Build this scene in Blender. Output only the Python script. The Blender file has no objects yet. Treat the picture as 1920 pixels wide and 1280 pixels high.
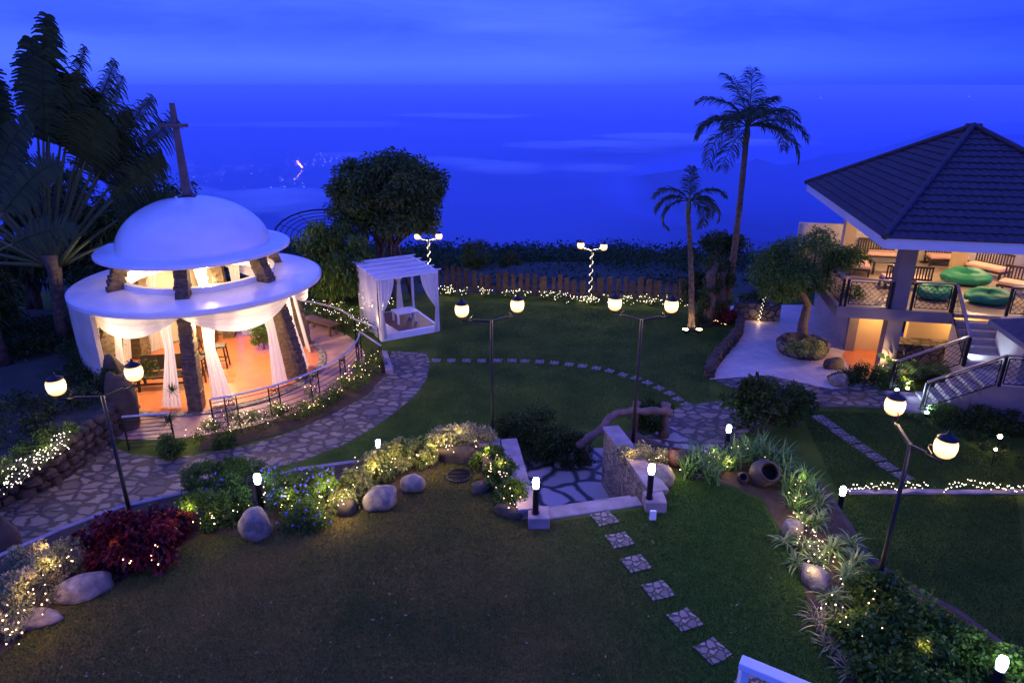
import bpy, math, random
import numpy as np
from mathutils import Vector, noise as mnoise

rad = math.radians
sc = bpy.context.scene
col = sc.collection

# ------------------------------------------------------------------ camera
H = 9.0
PITCH = math.atan(480 / 1270.0)
cam = bpy.data.objects.new("camera", bpy.data.cameras.new("camera"))
col.objects.link(cam)
cam.location = (0, 0, H)
cam.rotation_euler = (math.pi / 2 - PITCH, 0, 0)
cam.data.sensor_width = 36.0
cam.data.lens = 36.0 * 1270 / 1920
cam.data.clip_start = 0.1
cam.data.clip_end = 200000
sc.camera = cam

# ------------------------------------------------------------------ world: blue hour sky
W = bpy.data.worlds.new("World"); sc.world = W; W.use_nodes = True
nt = W.node_tree; nt.nodes.clear()
N = nt.nodes.new; L = nt.links.new
out = N("ShaderNodeOutputWorld")
bgA = N("ShaderNodeBackground"); bgB = N("ShaderNodeBackground"); addS = N("ShaderNodeAddShader")
sky = N("ShaderNodeTexSky"); sky.sky_type = 'NISHITA'; sky.sun_disc = False
sky.sun_elevation = rad(-4.0); sky.sun_rotation = rad(200)
bgA.inputs[1].default_value = 0.05
L(sky.outputs[0], bgA.inputs[0])
tc = N("ShaderNodeTexCoord"); sep = N("ShaderNodeSeparateXYZ"); L(tc.outputs["Generated"], sep.inputs[0])
ramp = N("ShaderNodeValToRGB"); L(sep.outputs[2], ramp.inputs[0])
cr = ramp.color_ramp
cr.elements[0].position = 0.0; cr.elements[0].color = (0.058, 0.122, 1.45, 1)
cr.elements[1].position = 1.0; cr.elements[1].color = (0.150, 0.235, 2.15, 1)
for p, c in ((0.004, (0.062, 0.132, 1.45, 1)), (0.014, (0.072, 0.160, 1.6, 1)), (0.028, (0.084, 0.190, 1.75, 1)), (0.07, (0.052, 0.125, 1.45, 1)), (0.12, (0.062, 0.150, 1.50, 1)), (0.25, (0.120, 0.210, 1.60, 1))):
    e = cr.elements.new(p); e.color = c
mp = N("ShaderNodeMapping"); mp.inputs["Scale"].default_value = (2.2, 2.2, 13.0); L(tc.outputs["Generated"], mp.inputs[0])
no = N("ShaderNodeTexNoise"); no.inputs["Scale"].default_value = 1.5; no.inputs["Detail"].default_value = 9; no.inputs["Roughness"].default_value = 0.58; no.inputs["Distortion"].default_value = 0.4
L(mp.outputs[0], no.inputs[0])
mr = N("ShaderNodeMapRange"); mr.inputs[1].default_value = 0.42; mr.inputs[2].default_value = 0.72; mr.inputs[3].default_value = 0.0; mr.inputs[4].default_value = 0.55; L(no.outputs[0], mr.inputs[0])
zr = N("ShaderNodeMapRange"); zr.inputs[1].default_value = 0.006; zr.inputs[2].default_value = 0.05; L(sep.outputs[2], zr.inputs[0])
zm = N("ShaderNodeMath"); zm.operation = 'MULTIPLY'; L(mr.outputs[0], zm.inputs[0]); L(zr.outputs[0], zm.inputs[1])
mx = N("ShaderNodeMix"); mx.data_type = 'RGBA'; L(zm.outputs[0], mx.inputs[0]); L(ramp.outputs[0], mx.inputs[6]); mx.inputs[7].default_value = (0.125, 0.255, 1.7, 1)
xr = N("ShaderNodeMapRange"); xr.inputs[1].default_value = 0.05; xr.inputs[2].default_value = 0.60; xr.inputs[3].default_value = 0.0; xr.inputs[4].default_value = 1.0; L(sep.outputs[0], xr.inputs[0])
dk = N("ShaderNodeMix"); dk.data_type = 'RGBA'; dk.blend_type = 'MULTIPLY'; L(xr.outputs[0], dk.inputs[0]); L(mx.outputs[2], dk.inputs[6]); dk.inputs[7].default_value = (0.45, 0.58, 0.95, 1)
L(dk.outputs[2], bgB.inputs[0]); bgB.inputs[1].default_value = 1.0
L(bgA.outputs[0], addS.inputs[0]); L(bgB.outputs[0], addS.inputs[1]); L(addS.outputs[0], out.inputs[0])
W.cycles.sampling_method = 'MANUAL'; W.cycles.sample_map_resolution = 256

sun = bpy.data.objects.new("sun", bpy.data.lights.new("sun", 'SUN')); col.objects.link(sun)
sun.data.energy = 0.12; sun.data.angle = rad(40); sun.data.color = (0.30, 0.40, 1.0)   # last glow of the sky after sunset
sun.rotation_euler = (rad(30), 0, rad(-20))

sc.view_settings.view_transform = 'Standard'; sc.view_settings.look = 'None'
sc.view_settings.exposure = 0.0; sc.view_settings.gamma = 1.0
cy = sc.cycles
cy.use_denoising = True
try: cy.denoiser = 'OPENIMAGEDENOISE'
except Exception: pass
cy.max_bounces = 6; cy.diffuse_bounces = 3; cy.glossy_bounces = 2; cy.transmission_bounces = 2
cy.transparent_max_bounces = 6; cy.volume_bounces = 2
cy.sample_clamp_indirect = 4.0; cy.sample_clamp_direct = 0.0
cy.caustics_reflective = False; cy.caustics_refractive = False
cy.use_light_tree = True; cy.use_adaptive_sampling = True; cy.adaptive_threshold = 0.02

# ------------------------------------------------------------------ helpers
cP, sP = math.cos(PITCH), math.sin(PITCH)
def P(px, py, z=0.0):
    """ground point seen at photo pixel px, py on the level z"""
    X = px - 960; Y = 1270 * cP + (640 - py) * sP; Z = -1270 * sP + (640 - py) * cP
    t = (z - H) / Z
    return Vector((X * t, Y * t, z))
def D(px, py, dist):
    """point seen at a pixel at forward distance dist"""
    X = px - 960; Y = 1270 * cP + (640 - py) * sP; Z = -1270 * sP + (640 - py) * cP
    t = dist / Y
    return Vector((X * t, dist, H + Z * t))
rng = np.random.default_rng(7)
random.seed(7)
R = random.uniform
def woff(o):
    v = Vector((0, 0, 0))
    while o is not None:
        v += o.location; o = o.parent
    return v
def tag(o, label=None, cat=None, group=None, kind=None):
    if label: o["label"] = label
    if cat: o["category"] = cat
    if group: o["group"] = group
    if kind: o["kind"] = kind
    return o
def thing(name, loc, label, cat, group=None, rz=0.0):
    o = bpy.data.objects.new(name, None); col.objects.link(o)
    o.location = loc; o.rotation_euler = (0, 0, rz); o.empty_display_size = 0.2
    return tag(o, label, cat, group)
def link(name, me, mat, parent=None, origin=None):
    o = bpy.data.objects.new(name, me); col.objects.link(o)
    if mat: me.materials.append(mat)
    if parent is not None: o.parent = parent
    if origin is not None: o.location = origin
    return o
class MB:
    def __init__(s): s.v = []; s.f = []
    def add(s, vs, fs):
        b = len(s.v); s.v += [tuple(v) for v in vs]; s.f += [tuple(b + i for i in f) for f in fs]; return s
    def box(s, c, d, rz=0.0, tilt=None):
        cx, cy_, cz = c; x, y, z = d[0] / 2, d[1] / 2, d[2] / 2
        ca, sa = math.cos(rz), math.sin(rz); vs = []
        for k in (-1, 1):
            for i, j in ((-1, -1), (1, -1), (1, 1), (-1, 1)):
                a, b, e = i * x, j * y, k * z
                if tilt: b, e = b * math.cos(tilt) - e * math.sin(tilt), b * math.sin(tilt) + e * math.cos(tilt)
                vs.append((cx + a * ca - b * sa, cy_ + a * sa + b * ca, cz + e))
        return s.add(vs, [(3, 2, 1, 0), (4, 5, 6, 7), (0, 1, 5, 4), (1, 2, 6, 5), (2, 3, 7, 6), (3, 0, 4, 7)])
    def bar(s, a, b, w, h=None, up=(0, 0, 1)):
        h = h or w; a = Vector(a); b = Vector(b); d = (b - a).normalized(); u = Vector(up)
        if abs(d.dot(u)) > .98: u = Vector((1, 0, 0))
        sd = d.cross(u).normalized(); u2 = sd.cross(d)
        vs = []
        for p in (a, b):
            for i, j in ((-1, -1), (1, -1), (1, 1), (-1, 1)): vs.append(p + sd * (i * w / 2) + u2 * (j * h / 2))
        return s.add(vs, [(3, 2, 1, 0), (4, 5, 6, 7), (0, 1, 5, 4), (1, 2, 6, 5), (2, 3, 7, 6), (3, 0, 4, 7)])
    def tube(s, pts, r, n=8, cap=True):
        pts = [Vector(p) for p in pts]; m = len(pts)
        rs = r if isinstance(r, (list, tuple)) else [r] * m
        ref = Vector((0, 0, 1)) if abs((pts[-1] - pts[0]).normalized().z) < .9 else Vector((1, 0, 0))
        vs = []
        for i, p in enumerate(pts):
            d = (pts[min(i + 1, m - 1)] - pts[max(i - 1, 0)]).normalized()
            a = d.cross(ref).normalized(); b = a.cross(d)
            for k in range(n):
                t = 2 * math.pi * k / n; vs.append(p + a * (rs[i] * math.cos(t)) + b * (rs[i] * math.sin(t)))
        fs = [(i * n + k, i * n + (k + 1) % n, (i + 1) * n + (k + 1) % n, (i + 1) * n + k) for i in range(m - 1) for k in range(n)]
        if cap: fs += [tuple(range(n))[::-1], tuple((m - 1) * n + k for k in range(n))]
        return s.add(vs, fs)
    def lathe(s, prof, c=(0, 0, 0), n=24, a0=0, a1=360):
        full = (a1 - a0) >= 360; m = len(prof); k_ = n if full else n + 1; vs = []
        for k in range(k_):
            t = rad(a0 + (a1 - a0) * k / n)
            for r, z in prof: vs.append((c[0] + r * math.cos(t), c[1] + r * math.sin(t), c[2] + z))
        fs = []
        for k in range(n):
            q = (k + 1) % k_
            for i in range(m - 1): fs.append((k * m + i, q * m + i, q * m + i + 1, k * m + i + 1))
        return s.add(vs, fs)
    def prism(s, poly, z0, z1):
        n = len(poly); A = sum(poly[i][0] * poly[(i + 1) % n][1] - poly[(i + 1) % n][0] * poly[i][1] for i in range(n))
        if A < 0: poly = poly[::-1]
        vs = [(p[0], p[1], z0) for p in poly] + [(p[0], p[1], z1) for p in poly]
        fs = [tuple(range(n))[::-1], tuple(range(n, 2 * n))] + [(i, (i + 1) % n, n + (i + 1) % n, n + i) for i in range(n)]
        return s.add(vs, fs)
    def sheet(s, poly, z):
        n = len(poly); A = sum(poly[i][0] * poly[(i + 1) % n][1] - poly[(i + 1) % n][0] * poly[i][1] for i in range(n))
        if A < 0: poly = poly[::-1]
        return s.add([(p[0], p[1], z) for p in poly], [tuple(range(n))])
    def ball(s, c, r, n=12, m=8, sz=1.0):
        prof = [(max(1e-4, r * math.sin(math.pi * i / m)), -r * sz * math.cos(math.pi * i / m)) for i in range(m + 1)]
        return s.lathe(prof, c, n)
    def grid(s, fn, nu, nv):
        vs = [fn(i / nu, j / nv) for j in range(nv + 1) for i in range(nu + 1)]
        return s.add(vs, [(j * (nu + 1) + i, j * (nu + 1) + i + 1, (j + 1) * (nu + 1) + i + 1, (j + 1) * (nu + 1) + i) for j in range(nv) for i in range(nu)])
    def build(s, name, mat, parent=None, smooth=False, origin=None, bevel=0, solid=0):
        o0 = woff(parent) if parent is not None else (Vector(origin) if origin is not None else Vector((0, 0, 0)))
        me = bpy.data.meshes.new(name)
        me.from_pydata([(v[0] - o0.x, v[1] - o0.y, v[2] - o0.z) for v in s.v], [], s.f); me.update()
        if smooth: me.polygons.foreach_set("use_smooth", [True] * len(me.polygons))
        o = link(name, me, mat, parent, origin if parent is None else None)
        if bevel:
            b = o.modifiers.new("b", 'BEVEL'); b.width = bevel; b.segments = 2; b.limit_method = 'ANGLE'
        if solid:
            b = o.modifiers.new("s", 'SOLIDIFY'); b.thickness = solid
        return o
def arrays(name, V, k, mat, parent=None, origin=None, tint=None, smooth=False):
    """V: (n,k,3) one k-gon each"""
    V = np.asarray(V, dtype=np.float32)
    o0 = np.array(woff(parent) if parent is not None else (origin if origin is not None else (0, 0, 0)), dtype=np.float32)
    n = V.shape[0]; V = (V - o0).reshape(-1, 3)
    me = bpy.data.meshes.new(name)
    me.vertices.add(n * k); me.vertices.foreach_set("co", V.ravel())
    me.loops.add(n * k); me.loops.foreach_set("vertex_index", np.arange(n * k, dtype=np.int32))
    me.polygons.add(n); me.polygons.foreach_set("loop_start", np.arange(0, n * k, k, dtype=np.int32)); me.polygons.foreach_set("loop_total", np.full(n, k, dtype=np.int32))
    if tint is not None:
        at = me.attributes.new("tint", 'FLOAT', 'POINT'); at.data.foreach_set("value", np.repeat(tint.astype(np.float32), k))
    me.update(); me.validate()
    return link(name, me, mat, parent, origin if parent is None else None)
def nrm(a): return a / np.maximum(np.linalg.norm(a, axis=-1, keepdims=True), 1e-9)
def leaf_quads(c, axis, L_, Wd, droop=0.15):
    n = len(c); axis = nrm(axis); rv = rng.normal(size=(n, 3)); rv[:, 2] *= .4
    s = nrm(np.cross(axis, rv)); nn = np.cross(axis, s)
    L_ = np.broadcast_to(L_, (n,))[:, None]; Wd = np.broadcast_to(Wd, (n,))[:, None]
    a = c; b = c + axis * L_ * .45 + s * Wd / 2; t = c + axis * L_; t = t.copy(); t[:, 2] -= droop * L_[:, 0]; d = c + axis * L_ * .45 - s * Wd / 2
    return np.stack([a, b, t, d], 1)
def clumps(center, radii, k, squash=1.0, low=-.6):
    o = []
    while len(o) < k:
        v = rng.uniform(-1, 1, 3)
        if np.linalg.norm(v) < 1 and v[2] > low and np.linalg.norm(v) > .35: o.append(v)
    return np.array(center) + np.array(o) * np.array(radii)
def foliage(name, cl, cr_, n, size, mat, parent, aspect=.4, droop=.2, out=.7, flat=.75):
    """n leaves round every clump centre of cl, clump radius cr_"""
    k = len(cl); v = nrm(rng.normal(size=(k * n, 3))); rr = cr_ * rng.uniform(.35, 1.05, (k * n, 1)) * np.repeat(rng.uniform(.7, 1.25, k), n)[:, None]
    c = np.repeat(cl, n, 0) + v * rr * np.array([1, 1, flat])
    ax = v * out + rng.normal(size=v.shape) * .6; ax[:, 2] -= droop
    sz = size * rng.uniform(.6, 1.3, k * n)
    t = np.clip(rng.normal(.5, .22, k * n) + np.repeat(rng.normal(0, .15, k), n), 0, 1)
    return arrays(name, leaf_quads(c, ax, sz, sz * aspect, droop), 4, mat, parent, tint=t)

# ------------------------------------------------------------------ materials
def newmat(name):
    m = bpy.data.materials.new(name); m.use_nodes = True
    return m, m.node_tree, m.node_tree.nodes["Principled BSDF"]
def mat(name, c, rough=.6, var=.25, vs=3.0, bump=.0, bs=40, metal=0.0, c2=None, detail=4, coat=0.0, spec=.5):
    m, t, b = newmat(name); n = t.nodes.new; l = t.links.new
    tcx = n("ShaderNodeTexCoord"); nz = n("ShaderNodeTexNoise"); nz.inputs["Scale"].default_value = vs; nz.inputs["Detail"].default_value = detail
    l(tcx.outputs["Object"], nz.inputs[0])
    r = n("ShaderNodeValToRGB"); l(nz.outputs[0], r.inputs[0]); r.color_ramp.elements[0].position = .3; r.color_ramp.elements[1].position = .7
    c2_ = c2 or tuple(x * (1 - var) for x in c)
    r.color_ramp.elements[0].color = (*c2_, 1); r.color_ramp.elements[1].color = (*c, 1)
    l(r.outputs[0], b.inputs["Base Color"]); b.inputs["Roughness"].default_value = rough; b.inputs["Metallic"].default_value = metal
    b.inputs["Specular IOR Level"].default_value = spec
    if coat: b.inputs["Coat Weight"].default_value = coat
    if bump:
        nb = n("ShaderNodeTexNoise"); nb.inputs["Scale"].default_value = bs; nb.inputs["Detail"].default_value = 5; l(tcx.outputs["Object"], nb.inputs[0])
        bp = n("ShaderNodeBump"); bp.inputs["Strength"].default_value = bump; bp.inputs["Distance"].default_value = .02; l(nb.outputs[0], bp.inputs["Height"]); l(bp.outputs[0], b.inputs["Normal"])
    return m
def emat(name, c, s, sample=True):
    m, t, b = newmat(name); b.inputs["Base Color"].default_value = (.8, .8, .8, 1)
    b.inputs["Emission Color"].default_value = (*c, 1); b.inputs["Emission Strength"].default_value = s
    if not sample: m.cycles.emission_sampling = 'NONE'
    return m
def leafmat(name, a, b_, trans=.3, rough=.45):
    m, t, b = newmat(name); n = t.nodes.new; l = t.links.new
    at = n("ShaderNodeAttribute"); at.attribute_name = "tint"
    r = n("ShaderNodeValToRGB"); l(at.outputs["Fac"], r.inputs[0]); r.color_ramp.elements[0].color = (*a, 1); r.color_ramp.elements[1].color = (*b_, 1)
    r.color_ramp.elements[0].position = .15; r.color_ramp.elements[1].position = .9
    l(r.outputs[0], b.inputs["Base Color"]); b.inputs["Roughness"].default_value = rough; b.inputs["Specular IOR Level"].default_value = .25
    tr = n("ShaderNodeBsdfTranslucent"); l(r.outputs[0], tr.inputs[0]); ms = n("ShaderNodeMixShader"); ms.inputs[0].default_value = trans
    l(b.outputs[0], ms.inputs[1]); l(tr.outputs[0], ms.inputs[2]); l(ms.outputs[0], t.nodes["Material Output"].inputs[0])
    return m
def stonemat(name, scale, stone, stone2, mortar, gap=.06, bump=.6, rough=.7, distort=.12, vec=(1, 1, 1), rnd=1.0):
    m, t, b = newmat(name); n = t.nodes.new; l = t.links.new
    tcx = n("ShaderNodeTexCoord"); mpn = n("ShaderNodeMapping"); mpn.inputs["Scale"].default_value = vec; l(tcx.outputs["Object"], mpn.inputs[0])
    nz = n("ShaderNodeTexNoise"); nz.inputs["Scale"].default_value = scale * .9; nz.inputs["Detail"].default_value = 3; l(mpn.outputs[0], nz.inputs[0])
    ad = n("ShaderNodeVectorMath"); ad.operation = 'MULTIPLY_ADD'; l(nz.outputs["Color"], ad.inputs[0]); ad.inputs[1].default_value = (distort * 2,) * 3; l(mpn.outputs[0], ad.inputs[2])
    v1 = n("ShaderNodeTexVoronoi"); v1.feature = 'DISTANCE_TO_EDGE'; v1.inputs["Scale"].default_value = scale; v1.inputs["Randomness"].default_value = rnd; l(ad.outputs[0], v1.inputs[0])
    v2 = n("ShaderNodeTexVoronoi"); v2.feature = 'F1'; v2.inputs["Scale"].default_value = scale; v2.inputs["Randomness"].default_value = rnd; l(ad.outputs[0], v2.inputs[0])
    sx = n("ShaderNodeSeparateColor"); l(v2.outputs["Color"], sx.inputs[0])
    fine = n("ShaderNodeTexNoise"); fine.inputs["Scale"].default_value = scale * 9; fine.inputs["Detail"].default_value = 6; l(tcx.outputs["Object"], fine.inputs[0])
    mm = n("ShaderNodeMath"); mm.operation = 'MULTIPLY_ADD'; l(fine.outputs[0], mm.inputs[0]); mm.inputs[1].default_value = .55; l(sx.outputs[0], mm.inputs[2])
    r2 = n("ShaderNodeValToRGB"); l(mm.outputs[0], r2.inputs[0]); r2.color_ramp.elements[0].color = (*stone2, 1); r2.color_ramp.elements[1].color = (*stone, 1); r2.color_ramp.elements[0].position = .3; r2.color_ramp.elements[1].position = 1.1
    r1 = n("ShaderNodeMapRange"); r1.inputs[1].default_value = gap * .5; r1.inputs[2].default_value = gap * 1.3; l(v1.outputs["Distance"], r1.inputs[0])
    mxx = n("ShaderNodeMix"); mxx.data_type = 'RGBA'; l(r1.outputs[0], mxx.inputs[0]); mxx.inputs[6].default_value = (*mortar, 1); l(r2.outputs[0], mxx.inputs[7])
    l(mxx.outputs[2], b.inputs["Base Color"]); b.inputs["Roughness"].default_value = rough
    hh = n("ShaderNodeMath"); hh.operation = 'MULTIPLY_ADD'; l(fine.outputs[0], hh.inputs[0]); hh.inputs[1].default_value = .25; l(r1.outputs[0], hh.inputs[2])
    bp = n("ShaderNodeBump"); bp.inputs["Strength"].default_value = bump; bp.inputs["Distance"].default_value = .03; l(hh.outputs[0], bp.inputs["Height"]); l(bp.outputs[0], b.inputs["Normal"])
    return m
def tilemat(name, c, c2, size, grout, rough=.35, rot=0.0, gap=.02, bump=.15):
    m, t, b = newmat(name); n = t.nodes.new; l = t.links.new
    tcx = n("ShaderNodeTexCoord"); mpn = n("ShaderNodeMapping"); mpn.inputs["Rotation"].default_value = (0, 0, rot); l(tcx.outputs["Object"], mpn.inputs[0])
    br = n("ShaderNodeTexBrick"); br.offset = 0; br.inputs["Scale"].default_value = 1.0; br.inputs["Brick Width"].default_value = size; br.inputs["Row Height"].default_value = size
    br.inputs["Mortar Size"].default_value = gap * size; br.inputs["Color1"].default_value = (*c, 1); br.inputs["Color2"].default_value = (*c2, 1); br.inputs["Mortar"].default_value = (*grout, 1)
    l(mpn.outputs[0], br.inputs[0])
    nz = n("ShaderNodeTexNoise"); nz.inputs["Scale"].default_value = 2.5; nz.inputs["Detail"].default_value = 6; l(tcx.outputs["Object"], nz.inputs[0])
    mr_ = n("ShaderNodeMapRange"); mr_.inputs[3].default_value = .7; mr_.inputs[4].default_value = 1.15; l(nz.outputs[0], mr_.inputs[0])
    vm = n("ShaderNodeVectorMath"); vm.operation = 'SCALE'; l(br.outputs[0], vm.inputs[0]); l(mr_.outputs[0], vm.inputs["Scale"])
    l(vm.outputs[0], b.inputs["Base Color"]); b.inputs["Roughness"].default_value = rough
    bp = n("ShaderNodeBump"); bp.inputs["Strength"].default_value = bump; bp.inputs["Distance"].default_value = .01; bp.invert = True; l(br.outputs["Fac"], bp.inputs["Height"]); l(bp.outputs[0], b.inputs["Normal"])
    return m

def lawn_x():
    """brownish grass on the front lawn, blended by noise into greener turf towards its right"""
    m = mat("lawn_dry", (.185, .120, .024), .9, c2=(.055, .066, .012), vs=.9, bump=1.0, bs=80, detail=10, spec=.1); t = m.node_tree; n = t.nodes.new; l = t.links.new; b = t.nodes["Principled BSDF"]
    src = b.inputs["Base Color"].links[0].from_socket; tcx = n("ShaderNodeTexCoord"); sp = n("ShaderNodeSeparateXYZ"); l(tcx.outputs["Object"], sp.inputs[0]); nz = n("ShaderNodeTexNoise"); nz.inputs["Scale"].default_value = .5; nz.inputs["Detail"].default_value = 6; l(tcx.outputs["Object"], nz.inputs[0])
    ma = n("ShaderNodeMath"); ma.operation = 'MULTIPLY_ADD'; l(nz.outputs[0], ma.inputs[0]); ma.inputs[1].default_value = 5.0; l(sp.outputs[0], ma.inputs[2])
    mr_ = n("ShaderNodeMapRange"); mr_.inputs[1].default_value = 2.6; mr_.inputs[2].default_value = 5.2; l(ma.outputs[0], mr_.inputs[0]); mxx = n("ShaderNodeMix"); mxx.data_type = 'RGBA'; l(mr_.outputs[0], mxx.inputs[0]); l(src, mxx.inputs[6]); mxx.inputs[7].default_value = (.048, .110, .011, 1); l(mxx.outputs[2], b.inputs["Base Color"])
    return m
m_lawn = mat("lawn_green", (.095, .138, .013), .9, c2=(.026, .060, .006), vs=.8, bump=1.0, bs=70, detail=9, spec=.1)
m_lawn_dry = lawn_x()
m_soil = mat("soil", (.075, .045, .014), .95, var=.5, bump=.8, bs=25)
m_flag = stonemat("flagstone", 3.1, (.24, .185, .115), (.095, .075, .048), (.050, .038, .024), gap=.13, distort=.16, vec=(.8, 1.15, 1), bump=.9)
m_flag_big = stonemat("flagstone_large", 1.55, (.42, .34, .30), (.26, .22, .18), (.035, .03, .022), gap=.11, distort=.2, rough=.6)
m_flag_small = stonemat("flagstone_small", 7.0, (.36, .28, .21), (.14, .115, .085), (.045, .05, .015), gap=.10, distort=.06)
m_rockwall = stonemat("rubble_wall", 3.2, (.18, .145, .10), (.075, .06, .042), (.02, .018, .012), gap=.08, bump=1.0)
m_masonry = stonemat("stone_masonry", 6.0, (.34, .27, .17), (.18, .14, .10), (.08, .07, .06), gap=.06, bump=.8, vec=(1, 1, 1.6))
m_ledge = mat("ledgestone", (.20, .13, .065), .85, c2=(.065, .048, .028), vs=9, bump=.9, bs=30)
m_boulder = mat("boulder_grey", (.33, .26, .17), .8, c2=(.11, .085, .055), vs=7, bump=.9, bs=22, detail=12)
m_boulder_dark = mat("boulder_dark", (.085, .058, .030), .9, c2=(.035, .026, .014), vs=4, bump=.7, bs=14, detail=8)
m_white = mat("white_plaster", (.82, .80, .75), .27, var=.16, vs=1.1, bump=.22, bs=5, detail=12)
m_whitewall = mat("cream_plaster", (.60, .52, .37), .8, var=.25, vs=1.8, bump=.2, bs=8, detail=8)
m_whitepaint = mat("white_painted_wood", (.80, .80, .80), .5, var=.06, vs=5)
m_cloth = leafmat("sheer_cloth", (.84, .82, .80), (.88, .87, .85), trans=.5, rough=.8)
m_conc = mat("concrete_coping", (.36, .29, .26), .8, var=.5, vs=3, bump=.4, bs=20, detail=8)
m_floor = tilemat("terracotta_tile", (.66, .20, .07), (.58, .17, .055), .33, (.42, .17, .08), .3, rot=rad(30))
m_floor_out = tilemat("pink_tile", (.46, .25, .18), (.38, .20, .14), .33, (.28, .17, .13), .4, rot=rad(30))
m_patio = tilemat("patio_stone_tile", (.66, .52, .38), (.58, .46, .34), .45, (.42, .34, .26), .5, rot=rad(-12), bump=.1)
m_metal_blk = mat("black_metal", (.010, .009, .008), .5, var=.2, spec=.3)
m_metal_gry = mat("grey_rail_metal", (.42, .42, .45), .35, var=.1, metal=.3)
m_wood_dk = mat("dark_wood", (.045, .024, .015), .45, var=.45, vs=8, bump=.15, bs=30)
m_wood = mat("brown_wood", (.22, .11, .05), .5, var=.4, vs=8, bump=.2, bs=30)
m_wood_red = mat("deck_board", (.16, .09, .05), .55, var=.35, vs=5)
m_fence = mat("weathered_plank", (.085, .055, .028), .9, c2=(.035, .025, .014), vs=6, bump=.6, bs=18)
m_tan = mat("tan_plaster", (.62, .44, .20), .75, var=.1, vs=1.5)
m_cream2 = mat("parapet_plaster", (.58, .50, .36), .75, c2=(.42, .37, .30), vs=1.2)
m_greyp = mat("grey_brown_plaster", (.20, .155, .14), .7, var=.2, vs=2)
m_taupe = mat("taupe_plaster", (.36, .29, .25), .7, var=.15, vs=2)
m_fascia = mat("fascia_white", (.60, .58, .60), .5, var=.06)
m_tile_roof = mat("roof_tile", (.050, .036, .042), .8, c2=(.022, .016, .020), vs=5, bump=.3, bs=20, detail=6)
m_cushion = mat("pink_cushion", (.72, .42, .32), .8, var=.08)
m_bean = mat("green_fabric", (.010, .25, .12), .55, var=.3, vs=3, bump=.3, bs=6)
m_clay = mat("clay_dark", (.055, .035, .03), .6, var=.4, bump=.4)
m_terra = mat("terracotta", (.17, .07, .035), .6, var=.4, bump=.3)
m_bark = mat("bark", (.13, .09, .065), .9, var=.5, vs=8, bump=.9, bs=22)
m_palmbark = mat("palm_bark", (.17, .12, .06), .9, c2=(.05, .035, .02), vs=9, bump=1.0, bs=25)
m_fauxwood = mat("faux_wood_concrete", (.19, .11, .075), .75, c2=(.09, .055, .04), vs=4, bump=.7, bs=16)
m_wire = mat("wire_green", (.01, .02, .01), .6)
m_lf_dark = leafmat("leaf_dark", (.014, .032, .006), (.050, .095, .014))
m_lf_mid = leafmat("leaf_mid", (.040, .090, .014), (.13, .22, .028))
m_lf_mango = leafmat("leaf_mango", (.030, .065, .012), (.12, .17, .030))
m_lf_hedge = leafmat("leaf_hedge", (.035, .080, .010), (.13, .22, .022))
m_lf_var = leafmat("leaf_variegated", (.05, .12, .02), (.50, .46, .13))
m_lf_pale = leafmat("leaf_pale_bloom", (.10, .15, .04), (.52, .45, .22))
m_lf_red = leafmat("leaf_red", (.035, .006, .008), (.24, .020, .022))
m_lf_grass = leafmat("blade_green", (.04, .12, .03), (.18, .33, .07))
m_lf_lily = leafmat("blade_striped", (.06, .16, .03), (.38, .44, .13))
m_lf_bract = leafmat("leaf_palm", (.018, .042, .016), (.060, .090, .024), trans=.2)
m_lf_fan = leafmat("fan_leaf", (.022, .038, .008), (.080, .105, .018), trans=.15)
m_petiole = leafmat("fan_petiole", (.10, .115, .03), (.22, .20, .06), trans=.0)
m_flower_blue = leafmat("blue_petal", (.12, .10, .70), (.35, .30, .95))
m_blades = leafmat("grass_blade", (.036, .095, .010), (.32, .22, .055), trans=.2, rough=.8)
def warm_glass():
    m, t, b = newmat("lantern_glass_lit"); n = t.nodes.new; l = t.links.new
    tcx = n("ShaderNodeTexCoord"); sp = n("ShaderNodeSeparateXYZ"); l(tcx.outputs["Object"], sp.inputs[0])
    ab = n("ShaderNodeMath"); ab.operation = 'ABSOLUTE'; l(sp.outputs[2], ab.inputs[0]); r = n("ShaderNodeValToRGB"); l(ab.outputs[0], r.inputs[0])
    r.color_ramp.elements[0].position = .06; r.color_ramp.elements[0].color = (1.0, .70, .36, 1); r.color_ramp.elements[1].position = .135; r.color_ramp.elements[1].color = (.40, .10, .015, 1)
    e = n("ShaderNodeEmission"); l(r.outputs[0], e.inputs[0]); e.inputs[1].default_value = 2.0
    tr = n("ShaderNodeBsdfTransparent"); tr.inputs[0].default_value = (.75, .70, .62, 1); a = n("ShaderNodeAddShader"); l(e.outputs[0], a.inputs[0]); l(tr.outputs[0], a.inputs[1]); l(a.outputs[0], t.nodes["Material Output"].inputs[0])
    return m
m_glass_warm = warm_glass()
m_glass_cool = emat("bollard_glass_lit", (.55, .72, 1.0), 60)
m_bulb_warm = emat("bulb_warm", (1.0, .62, .25), 7, False)
m_bulb_white = emat("bulb_white", (1.0, .84, .56), 7, False)
m_bulb_sconce = emat("sconce_bulb", (1.0, .72, .40), 40, False)
m_spot_lens = emat("spot_lens_lit", (1.0, .70, .36), 45, False)
m_spot_cool = emat("cool_lens_lit", (.60, .76, 1.0), 60, False)

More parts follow.
